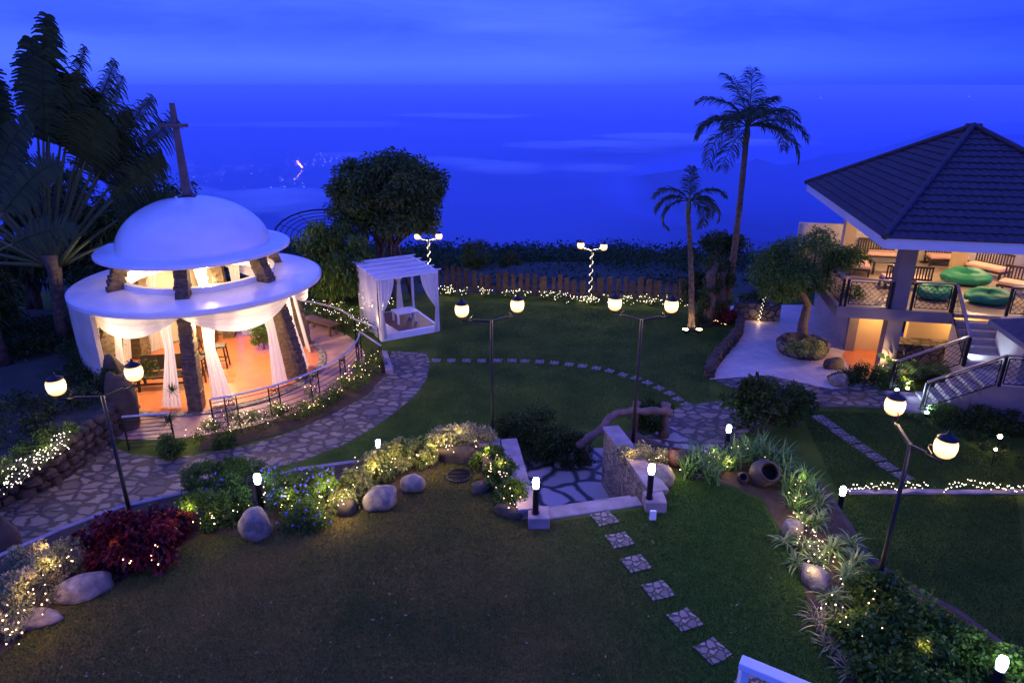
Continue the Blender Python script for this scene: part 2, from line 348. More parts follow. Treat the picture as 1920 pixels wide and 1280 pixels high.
def lamp(name, loc, power, color, parent=None, radius=.05, spot=None, aim=None, blend=.6):
    ld = bpy.data.lights.new(name, 'SPOT' if spot else 'POINT'); ld.energy = power; ld.color = color; ld.shadow_soft_size = radius
    o = bpy.data.objects.new(name, ld); col.objects.link(o)
    loc = Vector(loc)
    if spot:
        ld.spot_size = rad(spot); ld.spot_blend = blend
        o.rotation_euler = Vector(aim).to_track_quat('-Z', 'Y').to_euler()
    if parent is not None: o.parent = parent; o.location = loc - woff(parent)
    else: o.location = loc
    return o
WARM = (1.0, .62, .28); WARM2 = (1.0, .74, .44); COOL = (.50, .68, 1.0)

# ================================================================== SETTING
Z1 = 1.3                                  # level of the upper lawn
# far land: one sheet from the ridge edge to the horizon
def land():
    prof = [(-14, -.05), (29, -.05), (33, -.6), (45, -4), (100, -16), (200, -40), (350, -77), (540, -125), (640, -230), (900, -420), (1100, -590), (1600, -600), (4000, -600), (9000, -602), (20000, -604), (45000, -608), (75000, -612)]
    xs = np.concatenate([-np.geomspace(75000, 25, 26), np.linspace(-15, 15, 5), np.geomspace(25, 75000, 26)])
    vs = []
    for y, z in prof:
        for x in xs:
            dz = 0
            if 40 < y < 1300: dz = (mnoise.noise(Vector((x * .012, y * .012, 3))) * .07 + mnoise.noise(Vector((x * .004, y * .004, 9))) * .10) * min(y, 90)
            vs.append((x, y, z + dz))
    n = len(xs); mb = MB(); mb.add(vs, [(j * n + i, j * n + i + 1, (j + 1) * n + i + 1, (j + 1) * n + i) for j in range(len(prof) - 1) for i in range(n - 1)])
    m, t, b = newmat("valley_land"); N_ = t.nodes.new; l = t.links.new
    tcx = N_("ShaderNodeTexCoord"); n1 = N_("ShaderNodeTexNoise"); n1.inputs["Scale"].default_value = .0006; n1.inputs["Detail"].default_value = 9; n1.inputs["Roughness"].default_value = .62; l(tcx.outputs["Object"], n1.inputs[0])
    r = N_("ShaderNodeValToRGB"); l(n1.outputs[0], r.inputs[0]); r.color_ramp.elements[0].position = .35; r.color_ramp.elements[1].position = .7
    r.color_ramp.elements[0].color = (.03, .05, .03, 1); r.color_ramp.elements[1].color = (.12, .12, .10, 1); l(r.outputs[0], b.inputs["Base Color"]); b.inputs["Roughness"].default_value = 1
    b.inputs["Specular IOR Level"].default_value = 0
    return tag(mb.build("valley_ground", m, smooth=True), kind='structure')
land()
# lake / bay on the far left, ridges on the far right
wm, wt, wb = newmat("lake_water"); wb.inputs["Base Color"].default_value = (.02, .03, .06, 1); wb.inputs["Roughness"].default_value = .25; wb.inputs["Specular IOR Level"].default_value = 1.0
mb = MB(); pts = []
for t in range(28):
    a = 2 * math.pi * t / 28; rr = 1 + .25 * math.sin(a * 3 + 1) + .12 * math.sin(a * 7)
    pts.append((-14500 + 10500 * rr * math.cos(a), 33500 + 7500 * rr * math.sin(a)))
tag(mb.sheet(pts, -596).build("bay_water", wm), kind='structure')
def ridge(name, x0, x1, y, top, seed, depth=1600):
    def fn(u, v):
        x = x0 + (x1 - x0) * u; s = math.sin(math.pi * v) ** .8; e = min(1, u * 6) * min(1, (1 - u) * 6 + .3)
        h = (.62 + .5 * mnoise.noise(Vector((x * .0011 + seed, 0, seed))) + .22 * mnoise.noise(Vector((x * .0042, v * 2, seed)))) * s * e
        return (x + mnoise.noise(Vector((x * .002, v * 3, seed))) * 150, y - depth / 2 + depth * v + mnoise.noise(Vector((x * .0015, v, seed + 4))) * 400, -606 + (top + 606) * h)
    m_ = mat(name + "_green", (.05, .06, .03), 1.0, var=.5, vs=.004, detail=8, spec=0)
    return tag(MB().grid(fn, 60, 10).build(name, m_, smooth=True), kind='structure')
ridge("hills", 650, 6200, 3900, -190, 2.3, 2200)

ridge("foothill", -700, 1500, 1500, -370, 5.2, 900)

# near ground sheets
mb = MB(); mb.sheet([(-45, -6), (45, -6), (45, 29.6), (-45, 30.6)], 0.0)
tag(mb.build("lawn", m_lawn), kind='structure')
fp = [(735, 658), (722, 700), (690, 740), (632, 772), (552, 808), (465, 835), (375, 852), (310, 858), (240, 850), (203, 832), (150, 878), (105, 911), (0, 953), (-150, 1040), (-400, 1250), (-100, 1500), (300, 1300), (500, 1000), (480, 885), (560, 866), (640, 836), (700, 802), (745, 770), (775, 745), (800, 712), (806, 680), (800, 662)]
mb = MB(); mb.sheet([P(*p)[:2] for p in fp], .008); tag(mb.build("flagstone_path", m_flag), kind='structure')
pp = [(1455, 572), (1522, 572), (1600, 600), (1760, 640), (1800, 690), (1650, 700), (1640, 720), (1560, 730), (1530, 724), (1440, 704), (1330, 712), (1345, 690), (1372, 655), (1392, 610), (1375, 598), (1340, 590), (1380, 570)]
mb = MB(); mb.sheet([P(*p)[:2] for p in pp], .016); tag(mb.build("patio", m_patio), kind='structure')
fp2 = [(1322, 705), (1440, 698), (1530, 718), (1600, 716), (1700, 725), (1700, 768), (1600, 762), (1500, 764), (1450, 780), (1400, 812), (1340, 850), (1240, 900), (1180, 870), (1236, 812), (1252, 772), (1290, 760), (1350, 752), (1398, 738), (1362, 722)]
mb = MB(); mb.sheet([P(*p)[:2] for p in fp2], .008); tag(mb.build("flagstone_walk", m_flag), kind='structure')

mb = MB(); mb.sheet([P(*p)[:2] for p in [(1578, 668), (1600, 640), (1700, 640), (1760, 690), (1650, 712), (1600, 700)]], .020); tag(mb.build("undercroft_glow_floor", m_floor), kind='structure')  # orange tile sheet over the patio; its colour carries the warm glow by the column

# stair notch in the upper terrace
A1 = P(1003, 962, Z1 + .12); A2 = P(966, 822, Z1 + .25); A3 = P(896, 819, Z1 + .25)
B1 = P(1222, 930, Z1 + .12); B2 = P(1134, 800, Z1 + .25)
mb = MB(); mb.sheet([P(*p)[:2] for p in [(970, 990), (960, 860), (1000, 840), (1140, 840), (1260, 800), (1330, 850), (1260, 1100), (1000, 1100)]], .012)
tag(mb.build("stair_landing", m_flag_big), kind='structure')
def off(a, b, w):
    d = Vector((b[0] - a[0], b[1] - a[1])).normalized(); return Vector((-d.y, d.x)) * w
outer_l = [(-700, 1500), (-300, 1230), (-150, 1130), (0, 1042), (120, 990), (230, 950), (340, 925), (450, 905), (560, 880), (650, 868), (735, 856), (800, 832), (860, 812), (896, 819)]
outer_r = [(1134, 800), (1190, 812), (1250, 838), (1330, 852), (1420, 860), (1490, 880), (1545, 915), (1592, 985), (1625, 1040), (1690, 1092), (1790, 1142), (1890, 1215), (2000, 1300), (2300, 1560)]
polyT = [P(*p, Z1)[:2] for p in outer_l] + [A2[:2], A1[:2], B1[:2], B2[:2]] + [P(*p, Z1)[:2] for p in outer_r[1:]] + [(9, 1.5), (9, -5), (-12, -5)]
mb = MB(); mb.prism(polyT, -.3, Z1)
tag(mb.build("upper_lawn", m_lawn_dry), kind='structure')
inner_l = [(-700, 1700), (-100, 1320), (0, 1232), (60, 1180), (125, 1120), (215, 1080), (330, 1030), (380, 1000), (480, 1005), (560, 985), (640, 960), (700, 950), (770, 925), (800, 895), (835, 868), (890, 868), (905, 900), (940, 935), (990, 975), (1003, 962)]
bedL = [P(*p, Z1)[:2] for p in outer_l[:-1]] + [A3[:2], A2[:2]] + [P(*p, Z1)[:2] for p in inner_l[::-1]]
tag(MB().sheet(bedL, Z1 + .012).build("planting_bed", m_soil), kind='structure')
inner_r = [(1243, 905), (1260, 880), (1300, 900), (1370, 912), (1430, 935), (1460, 990), (1500, 1080), (1520, 1150), (1560, 1230), (1600, 1300), (1700, 1500)]
bedR = [P(*p, Z1)[:2] for p in outer_r[:-1]] + [P(*p, Z1)[:2] for p in inner_r[::-1]] + [B1[:2]]
tag(MB().sheet(bedR, Z1 + .012).build("planting_bed", m_soil), kind='structure')

def curb_wall(name, pts, w, z0, z1, m, label, cat, jitter=0.0):
    mb = MB(); pts = [Vector(p[:2]) for p in pts]; Lf = []; Rt = []
    for i, p in enumerate(pts):
        d = (pts[min(i + 1, len(pts) - 1)] - pts[max(i - 1, 0)]).normalized(); nn = Vector((-d.y, d.x)) * (w / 2 * (1 + random.uniform(-jitter, jitter)))
        Lf.append(p + nn); Rt.append(p - nn)
    n = len(pts); vs = []
    for i in range(n):
        zz = z1 + random.uniform(-jitter, jitter) * .4
        vs += [(*Lf[i], z0), (*Lf[i], zz), (*Rt[i], zz), (*Rt[i], z0)]
    fs = [(4 * i + k, 4 * i + (k + 1) % 4, 4 * i + 4 + (k + 1) % 4, 4 * i + 4 + k) for i in range(n - 1) for k in range(4)] + [(0, 1, 2, 3), (4 * n - 1, 4 * n - 2, 4 * n - 3, 4 * n - 4)]
    mb.add(vs, fs); org = (pts[0].x, pts[0].y, z0)
    return tag(mb.build(name, m, origin=org, bevel=.015), label, cat)
curb_wall("coping_wall", [P(*p, Z1) for p in outer_l[1:-1]], .11, .0, Z1 + .03, m_conc, "low concrete coping wall behind the plants of the left and middle flower bed", "wall")
curb_wall("coping_wall", [P(*p, Z1) for p in outer_r[1:-1]], .11, .0, Z1 + .02, m_boulder_dark, "low dark coping wall along the outer side of the right flower bed", "wall")

# stair side walls
def side_wall(a, b, w, side, label, extra=None):
    t = thing("stair_wall", (a[0], a[1], 0), label, "wall")
    o = off(a, b, w * side); i_ = off(a, b, -.012 * side); poly = [Vector(a[:2]) + i_, Vector(b[:2]) + i_, Vector(b[:2]) + o, Vector(a[:2]) + o]
    MB().prism(poly, 0, Z1 + .17).build("masonry", m_masonry, t)
    d = (Vector(b[:2]) - Vector(a[:2])).normalized() * .03; e = off(a, b, .03 * side)
    mb = MB(); q = [poly[0] - e - d, poly[1] - e + d, poly[2] + e + d, poly[3] + e - d]; mb.prism(q, Z1 + .17, Z1 + .25)
    if extra is not None:
        e2 = off(b, extra, .34 * -side * -1); p2 = [q[1] + (q[2] - q[1]) * .0, Vector(extra[:2]), Vector(extra[:2]) - Vector((0, .32)), q[2] - Vector((0, .0))]
        mb.prism([Vector((b[0] - .34, b[1] + .03)), Vector((extra[0], extra[1] + .03)), Vector((extra[0], extra[1] - .29)), Vector((b[0] - .34, b[1] - .29))], Z1 + .165, Z1 + .245)
        MB().prism([Vector((b[0] - .31, b[1])), Vector((extra[0], extra[1])), Vector((extra[0], extra[1] - .26)), Vector((b[0] - .31, b[1] - .26))], 0, Z1 + .165).build("masonry", m_masonry, t)
    mb.build("coping", m_conc, t, bevel=.015)
    return t
side_wall(A1, A2, .30, 1, "stone stair wall with blue lit concrete coping left of the sunken landing", A3)
side_wall(B1, B2, .32, -1, "tan rubble stone stair wall right of the sunken landing")
# pillars in front and steps between them
for a, lab in ((P(1010, 985, Z1), "small stone pillar block left of the top step"), (P(1228, 955, Z1), "small stone pillar block right of the top step")):
    MBp = MB(); MBp.box((a.x, a.y + .1, Z1 + .06), (.40, .42, .34)); tag(MBp.build("pillar_block", m_conc, origin=(a.x, a.y, Z1), bevel=.02), lab, "pillar")
st = thing("garden_steps", (A1.x, A1.y, 0), "pale concrete steps leading down to the sunken flagstone landing", "steps")
ed = Vector((B1.x - A1.x, B1.y - A1.y)).normalized(); ein = Vector((-ed.y, ed.x)); LS = (Vector(B1[:2]) - Vector(A1[:2])).length
a0 = Vector(A1[:2]) + ed * .22 - ein * .10
for k, (dd, zt) in enumerate(((0, 1.33), (.32, 1.16), (.62, .93), (.90, .70), (1.18, .47), (1.46, .24))):
    mb = MB(); q = a0 + ein * dd; w = .32 if k == 0 else .30
    mb.prism([q, q + ed * (LS - .44), q + ed * (LS - .44) + ein * w, q + ein * w], -.1, zt); mb.build("step", m_conc, st, bevel=.02)
# electrical outlet on the right pillar
a = P(1222, 975, Z1)
mb = MB(); mb.box((a.x, a.y - .06, Z1 + .16), (.12, .05, .20)); tag(mb.build("outlet_box", m_whitepaint, origin=(a.x, a.y, Z1), bevel=.01), "small white outdoor socket box on the pillar right of the steps", "socket")

# stepping stones
ORD = "first second third fourth fifth sixth seventh eighth ninth tenth eleventh twelfth thirteenth fourteenth fifteenth sixteenth seventeenth eighteenth nineteenth twentieth".split()
def stones(px, z, w, d, group, lab):
    pts = [P(x, y, z) for x, y in px]
    for i, p in enumerate(pts):
        q = pts[min(i + 1, len(pts) - 1)] - pts[max(i - 1, 0)]; rz = math.atan2(q.y, q.x) + random.uniform(-.06, .06)
        poly = []
        for cx, cy_ in ((-1, -1), (-.3, -1.04), (.35, -.97), (1, -1), (1.03, .2), (1, 1), (.2, 1.05), (-.4, .98), (-1, 1), (-.96, .1)):
            x = cx * w / 2 * R(.94, 1.05); y = cy_ * d / 2 * R(.94, 1.05); poly.append((p.x + x * math.cos(rz) - y * math.sin(rz), p.y + x * math.sin(rz) + y * math.cos(rz)))
        mb = MB(); mb.prism(poly, z - .02, z + .025)
        tag(mb.build("stepping_stone", m_flag_small, origin=p), lab % ORD[i], "stepping stone", group)
arc = [(818, 677), (846, 677), (875, 677), (903, 677), (933, 677), (960, 677), (984, 678), (1012, 679), (1039, 681), (1067, 684), (1092, 687), (1118, 691), (1143, 696), (1168, 703), (1193, 710), (1214, 718), (1236, 728), (1256, 738), (1271, 749), (1287, 759)]
stones(arc, 0, .30, .30, "stepping stones curving across the lower lawn", "%s stepping stone of the long arc counted from the curved flagstone path")
stones([(1538, 785), (1556, 797), (1574, 811), (1595, 825), (1618, 841), (1641, 857), (1664, 875), (1692, 893)], 0, .38, .36, "stepping stones on the dark right lawn", "%s stone from the flagstone walk towards the fairy lights on the right lawn")
stones([(1133, 973), (1162, 1013), (1192, 1057), (1233, 1107), (1283, 1163), (1335, 1221), (1412, 1280)], Z1, .38, .40, "stepping stones in the front lawn", "%s stepping stone of the front lawn counted from the garden steps")

# left raised bank with retaining wall
wallp = [(-160, 1020), (-60, 975), (0, 945), (60, 925), (105, 903), (150, 870), (175, 848), (203, 828), (222, 806), (238, 790), (250, 770)]
wp = [P(x, y, 0) for x, y in wallp]
bank = [p[:2] for p in wp] + [(-11.55, 18.1), (-12.9, 19.2), (-13.9, 20.6), (-14.2, 22.5), (-13.6, 25), (-40, 26), (-40, 6)]
def bankz(x, y): return .85 + max(0, (-10.5 - x)) * .10
tb = MB(); tb.prism(bank, -.3, .82); tag(tb.build("bank", mat("bank_soil", (.05, .05, .025), .95, c2=(.02, .03, .012), vs=1.5, bump=.8, bs=20), origin=(0, 0, 0)), kind='structure')
def rockwall(name, pts, w, z0, z1, label):
    """wall of stacked uneven boulders"""
    t = MB(); pts = [Vector(p[:2]) for p in pts]
    tot = sum((pts[i + 1] - pts[i]).length for i in range(len(pts) - 1)); rows = max(1, round((z1 - z0) / .24)); s = 0
    def at(s_):
        for i in range(len(pts) - 1):
            l_ = (pts[i + 1] - pts[i]).length
            if s_ <= l_: return pts[i].lerp(pts[i + 1], s_ / l_)
            s_ -= l_
        return pts[-1]
    for r_ in range(rows):
        s = R(0, .15)
        while s < tot:
            l_ = R(.26, .5); p = at(s + l_ / 2); q = at(min(tot, s + l_)) - at(s); a = math.atan2(q.y, q.x); zc = z0 + (r_ + .5) * (z1 - z0) / rows; h = (z1 - z0) / rows * R(.95, 1.2)
            rock_into(t, (p.x, p.y, zc), (l_ * .56, w * .55, h * .56), a, 6, 5); s += l_ * .92
    return tag(t.build(name, m_boulder_dark, origin=(pts[0].x, pts[0].y, z0), smooth=False), label, "wall")
def rock_into(mb, c, d, a, n=10, m=7, rough=.22):
    o = (R(0, 99), R(0, 99), R(0, 99)); vs = []
    for i in range(m + 1):
        ph = math.pi * i / m
        for k in range(n):
            th_ = 2 * math.pi * k / n; v = Vector((math.sin(ph) * math.cos(th_), math.sin(ph) * math.sin(th_), math.cos(ph)))
            sgn = lambda q: math.copysign(abs(q) ** .92, q)
            r_ = 1 + rough * mnoise.noise(v * 1.3 + Vector(o)) * 1.6
            x, y, z = sgn(v.x) * d[0] * r_, sgn(v.y) * d[1] * r_, sgn(v.z) * d[2] * r_
            vs.append((c[0] + x * math.cos(a) - y * math.sin(a), c[1] + x * math.sin(a) + y * math.cos(a), c[2] + z))
    mb.add(vs, [(i * n + k, i * n + (k + 1) % n, (i + 1) * n + (k + 1) % n, (i + 1) * n + k)[::-1] for i in range(m) for k in range(n)])
def boulder(px, py, z, d, a, label, m=None, name="boulder", emb=.55, grp=None):
    p = P(px, py, z); mb = MB(); rock_into(mb, (p.x, p.y, z + d[2] * emb), d, a, 18, 12, .18)
    o = mb.build(name, m or m_boulder, origin=p, smooth=True); return tag(o, label, "boulder", grp)
rockwall("retaining_wall", wp, .4, -.05, .9, "dark rubble stone retaining wall below the lit bank on the left")
rockwall("rock_kerb", [P(*p, 0) for p in [(1328, 712), (1334, 690), (1350, 668), (1370, 648), (1384, 628), (1388, 606), (1378, 596)]], .36, -.05, .42, "curved kerb of dark rocks between lower lawn and pale patio")

# forest on the slope below the fence
def slope_z(y): return float(np.interp(y, [29, 33, 45, 100, 200, 350, 540, 640], [0, -.6, -4, -16, -40, -77, -125, -230]))
def bumps(x, y): return (mnoise.noise(Vector((x * .012, y * .012, 3))) * .07 + mnoise.noise(Vector((x * .004, y * .004, 9))) * .10) * min(y, 90) * (y > 40)
near = []; mid = []; farc = []
for i in range(1150):
    y = 34 + 76 * R(0, 1) ** 1.5; x = R(-.78, .78) * (y + 12); near.append((x, y, slope_z(y) + bumps(x, y) + R(-.8, .3) * (.5 + y / 90)))
for i in range(620):
    y = R(72, 240); x = R(-.75, .75) * (y + 15); mid.append((x, y, slope_z(y) + bumps(x, y) + R(-1, 1.4) * (.6 + y / 200)))
for i in range(700):
    y = R(220, 560); x = R(-.75, .75) * (y + 25); farc.append((x, y, slope_z(y) + bumps(x, y) + R(-1, 3)))
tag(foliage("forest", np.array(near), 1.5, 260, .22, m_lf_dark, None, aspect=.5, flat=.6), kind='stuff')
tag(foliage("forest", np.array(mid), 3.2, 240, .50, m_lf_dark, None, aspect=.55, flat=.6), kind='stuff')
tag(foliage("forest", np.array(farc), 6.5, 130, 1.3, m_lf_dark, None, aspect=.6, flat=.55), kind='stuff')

# lights of the towns in the valley
def town(name, blobs, n, m, r0):
    mb = MB()
    for i in range(n):
        cx, cy_, sx, sy = random.choice(blobs); x = random.gauss(cx, sx); y = random.gauss(cy_, sy); p = P(x, y, -578); d = p.length; r_ = d * r0 * R(.4, 1.2)
        mb.add([(p.x - r_, p.y, p.z), (p.x + r_, p.y, p.z), (p.x, p.y + r_, p.z), (p.x, p.y - r_, p.z), (p.x, p.y, p.z + r_ * 1.6)], [(0, 3, 4), (3, 1, 4), (1, 2, 4), (2, 0, 4)])
    return tag(mb.build(name, m), kind='stuff')
m_town = emat("town_light_white", (.75, .85, 1.0), 8, False); m_townw = emat("town_light_orange", (1.0, .42, .18), 22, False)
town("town_lights", [(400, 305, 45, 7), (500, 310, 50, 9), (600, 300, 25, 8), (540, 345, 12, 10), (330, 315, 30, 6), (440, 330, 60, 12)], 120, m_town, .00034)
town("town_lights", [(1558, 172, 1, 1), (1620, 180, 50, 2), (1850, 182, 40, 2), (1080, 205, 30, 3), (940, 215, 10, 3)], 26, m_town, .0006)
mb = MB()
for i in range(26):
    t = i / 25; x, y = (557 + 14 * t, 303 + 16 * t) if i < 18 else (566 - 16 * (i - 18) / 8, 322 + 16 * (i - 18) / 8); p = P(x + R(-1, 1), y + R(-1, 1), -578); r_ = p.length * (.0006 if i < 18 else .0004) * R(.6, 1.2)
    mb.add([(p.x - r_, p.y, p.z), (p.x + r_, p.y, p.z), (p.x, p.y + r_, p.z), (p.x, p.y - r_, p.z), (p.x, p.y, p.z + r_ * 1.6)], [(0, 3, 4), (3, 1, 4), (1, 2, 4), (2, 0, 4)])
tag(mb.build("highway_lights", m_townw), kind='stuff')

# ================================================================== CHAPEL GAZEBO
GC = Vector((-10.05, 21.2, 0.0))
def G(r, a, z): return Vector((GC.x + r * math.cos(rad(a)), GC.y + r * math.sin(rad(a)), z))
def arcp(r, a0, a1, z, n): return [G(r, a0 + (a1 - a0) * i / n, z) for i in range(n + 1)]
mb = MB(); mb.sheet([G(4.95, a, 0)[:2] for a in range(0, 360, 6)], .012); tag(mb.build("chapel_terrace_floor", m_floor_out), kind='structure')
gz = thing("chapel_gazebo", GC, "round open chapel with white dome, two white disc roofs and leaning ledgestone piers", "gazebo")
mb = MB(); mb.lathe([(.01, .05), (3.38, .05), (3.38, .0)], GC, 72); mb.build("floor", m_floor, gz)
mb = MB(); mb.lathe([(3.38, .0), (3.38, .055), (3.62, .055), (3.62, .0)], GC, 72); mb.build("floor_ring", m_masonry, gz)
mb = MB(); mb.lathe([(2.28, 3.08), (3.80, 3.02), (3.86, 3.05), (3.86, 3.17), (3.80, 3.20), (2.28, 3.30), (2.28, 3.08)], GC, 96); mb.v = [(GC.x + (v[0] - GC.x) * k_, GC.y + (v[1] - GC.y) * k_, v[2]) for v in mb.v for k_ in [1 - .028 * (math.hypot(v[0] - GC.x, v[1] - GC.y) > 3)]]; mb.build("lower_roof", m_white, gz, smooth=False)
mb = MB(); mb.lathe([(2.29, 3.28), (2.29, 3.47), (2.12, 3.47), (2.12, 3.08), (2.285, 3.08)], GC, 72); mb.build("roof_curb", m_white, gz)
mb = MB(); mb.lathe([(2.1, 4.14), (2.80, 4.14), (2.86, 4.17), (2.86, 4.25), (2.80, 4.28), (2.25, 4.31), (2.1, 4.31)], GC, 96); mb.build("upper_roof", m_white, gz)
prof = [(max(.005, 2.26 * math.cos(rad(t)) ** 1.02), 4.30 + 1.50 * math.sin(rad(t)) ** 1.08) for t in range(0, 91, 5)]
inn = [(max(.005, (r - .07)), z - .07) for r, z in prof][::-1]
mb = MB(); mb.lathe([(2.40, 4.27), (2.30, 4.30)] + prof + inn + [(2.14, 4.14)], GC, 96); mb.build("dome", m_white, gz, smooth=True)
# cross
cr_ = MB(); b0 = Vector((GC.x, GC.y, 5.76))
vs = []
for w, z in ((.115, 0), (.065, 2.75)):
    for i, j in ((-1, -1), (1, -1), (1, 1), (-1, 1)): vs.append((b0.x + i * w, b0.y + j * w * .8, b0.z + z))
cr_.add(vs, [(3, 2, 1, 0), (4, 5, 6, 7), (0, 1, 5, 4), (1, 2, 6, 5), (2, 3, 7, 6), (3, 0, 4, 7)])
cr_.box((b0.x, b0.y - .09, b0.z + 2.12), (.82, .08, .10)); cro = cr_.build("cross", mat("cross_wood", (.17, .11, .08), .6, var=.4, vs=6, bump=.3), gz, bevel=.012)
mb = MB(); mb.box((b0.x, b0.y, 5.80), (.50, .42, .05), rz=.3); mb.build("cross_base", m_metal_blk, cro)
# leaning piers made of ledgestone courses
PIER = [-77, -17, 43, 103, 163, 223]
for a in PIER:
    mb = MB(); z = 0.0; t0 = rad(a)
    while z < 4.14:
        h = R(.055, .105); h = min(h, 4.14 - z + .002); u = z / 4.14; rr = 3.20 - 1.02 * u + .16 * math.sin(math.pi * u); w = .40 - .02 * u; d = .56 - .16 * u
        c = G(rr, a, z + h / 2)
        k = random.choice((1, 2, 2))
        if k == 1: mb.box((c.x + R(-.015, .015), c.y + R(-.015, .015), c.z), (d + R(-.05, .04), w + R(-.05, .04), h * .93), t0 + R(-.03, .03))
        else:
            s_ = R(-.08, .08)
            for q, (o, ww) in enumerate(((-w / 4 + s_ / 2, w / 2 + s_), (w / 4 + s_ / 2, w / 2 - s_))):
                o2 = Vector((-math.sin(t0), math.cos(t0), 0)) * o
                mb.box((c.x + o2.x, c.y + o2.y, c.z), (d + R(-.06, .05), ww * .97, h * .93), t0 + R(-.02, .02))
        z += h
    mb.build("pier", m_ledge, gz)
# curved rear wall
mb = MB(); mb.lathe([(3.60, 0.02), (3.60, 3.05), (3.74, 3.05), (3.74, 0.02), (3.60, 0.02)], GC, 46, 104, 243); n5 = len(mb.v) // 47; mb.f += [(46 * n5, 46 * n5 + 1, 46 * n5 + 2, 46 * n5 + 3)]
mb.build("rear_wall", m_whitewall, gz)
# curtains: tied drop beside each pier, swag under the roof edge
def curtain(a, side, parent, z0=.08, z1=3.0, r1=2.95, r0=3.05, w=.52):
    def fn(u, v):
        z = z1 + (z0 - z1) * v; wd = w * (.55 + .45 * abs(2 * v - .8)); aa = rad(a) + side * (.14 + (u * wd) / 3.0); rr = r1 + (r0 - r1) * v + .035 * math.sin(u * 30 + v * 2) + .02 * math.sin(u * 13)
        return (GC.x + rr * math.cos(aa), GC.y + rr * math.sin(aa), z)
    return MB().grid(fn, 36, 14).build("curtain", m_cloth, parent, smooth=True)
for a, sides in ((-77, (-1, 1)), (-17, (-1, 1)), (43, (-1,)), (103, (-1, 1)), (163, (-1, 1)), (223, (1,))):
    for s_ in sides: curtain(a, s_, gz, r1=2.75 if a in (-77, -17, 43) else 2.7, r0=3.12)
def swag(a0, a1, parent, drop=.62, r=3.55):
    def fn(u, v):
        a = a0 + (a1 - a0) * u; sag = 4 * u * (1 - u); z = 3.03 - v * (.12 + drop * sag) + .0; rr = r - .10 * v + (.035 * math.sin(v * 22)) * sag - .06 * (1 - sag)
        return G(rr, a, z)
    return MB().grid(fn, 26, 18).build("swag", m_cloth, parent, smooth=True)
for i in range(6):
    if i in (3, ): continue
    swag(PIER[i], PIER[i] + 60, gz, r=3.45 if i in (0, 5) else 3.3)
# lights of the chapel
for a, zz in ((-17, 2.45), (-77, 2.45), (223, 2.45), (103, 2.5)):
    sg = MB(); c = G(2.62, a + (9 if a != 223 else 12), zz); sg.ball(c, .07, 10, 8); o = sg.build("wall_lamp", m_bulb_sconce, gz, smooth=True); lamp("chapel_lamp", c + (GC - Vector((c.x, c.y, 0))) * .05, 150, WARM2, gz, .06)
for z_, pw in ((3.85, 420), (2.5, 230)): lamp("chapel_lamp", GC + Vector((.3, -.2, z_)), pw, WARM2, gz, .18)

# terrace railing
def railing(name, pts, hgt, label, cat="railing", bars=6, posts=None, panels=(), z0=.02, toprad=.032):
    t = thing(name, (pts[0].x, pts[0].y, z0), label, cat)
    MB().tube([p + Vector((0, 0, hgt)) for p in pts], toprad, 8).build("top_rail", m_metal_gry, t, smooth=True)
    lo = MB()
    for k in range(bars): lo.tube([p + Vector((0, 0, .1 + (hgt - .22) * k / (bars - 1))) for p in pts], .010, 5)
    lo.build("rail_bars", m_metal_blk, t)
    for p in (posts or [pts[0], pts[-1]]):
        MB().box((p.x, p.y, p.z + hgt / 2), (.035, .035, hgt - .03)).build("post", m_metal_blk, t)
    return t
def m_panel(t, a, r=4.85, w=.30):
    """panel with crossing bars and a ring holding the letter M"""
    A = G(r, a, 0); d = Vector((-math.sin(rad(a)), math.cos(rad(a)), 0)); mb = MB()
    for s_ in (-1, 1): mb.bar(A + d * (s_ * w / 2) + Vector((0, 0, .02)), A + d * (s_ * w / 2) + Vector((0, 0, 1.0)), .03)
    mb.bar(A - d * w / 2 + Vector((0, 0, .1)), A + d * w / 2 + Vector((0, 0, .7)), .012); mb.bar(A + d * w / 2 + Vector((0, 0, .1)), A - d * w / 2 + Vector((0, 0, .7)), .012)
    rg = [A + d * (.115 * math.cos(x)) + Vector((0, 0, .84 + .115 * math.sin(x))) for x in [i * math.pi / 8 for i in range(17)]]
    mb.tube(rg, .011, 5, False)
    mp_ = [(-.06, -.06), (-.045, .065), (0, -.02), (.045, .065), (.06, -.06)]
    for q in range(4): mb.bar(A + d * mp_[q][0] + Vector((0, 0, .84 + mp_[q][1])), A + d * mp_[q + 1][0] + Vector((0, 0, .84 + mp_[q + 1][1])), .018, .02)
    mb.build("emblem_panel", m_metal_blk, t)
r1 = railing("terrace_railing", arcp(4.85, -68, 11, 0, 60), 1.0, "long curved metal railing in front of the chapel terrace with round M emblems", posts=[G(4.85, a, 0) for a in (-68, 11)])
for a in (-62, -48, -32, -16, 0): m_panel(r1, a)
railing("terrace_railing", arcp(4.85, 28, 72, 0, 36), 1.0, "curved metal railing behind the wooden bench at the back of the chapel terrace", posts=[G(4.85, a, 0) for a in (28, 42, 57, 72)])
railing("exit_railing", [G(4.85, 11, 0), P(718, 700, 0)], 1.0, "short straight metal railing on the near side of the terrace exit")
railing("exit_railing", [G(4.85, 28, 0), P(712, 664, 0)], 1.0, "short straight metal railing on the far side of the terrace exit beside the white cabana")
gp = [P(243, 845, 0), P(330, 838, 0)]
railing("gate_railing", gp, 1.0, "straight metal gate railing at the near left entrance of the chapel terrace", "gate", bars=8, posts=gp)
# exit step
mb = MB(); mb.prism([P(x, y, 0)[:2] for x, y in ((716, 664), (726, 664), (738, 700), (724, 702))], 0, .14); tag(mb.build("exit_kerb", m_conc, origin=P(720, 680)), "pale low kerb step at the terrace exit beside the flagstone path", "kerb")

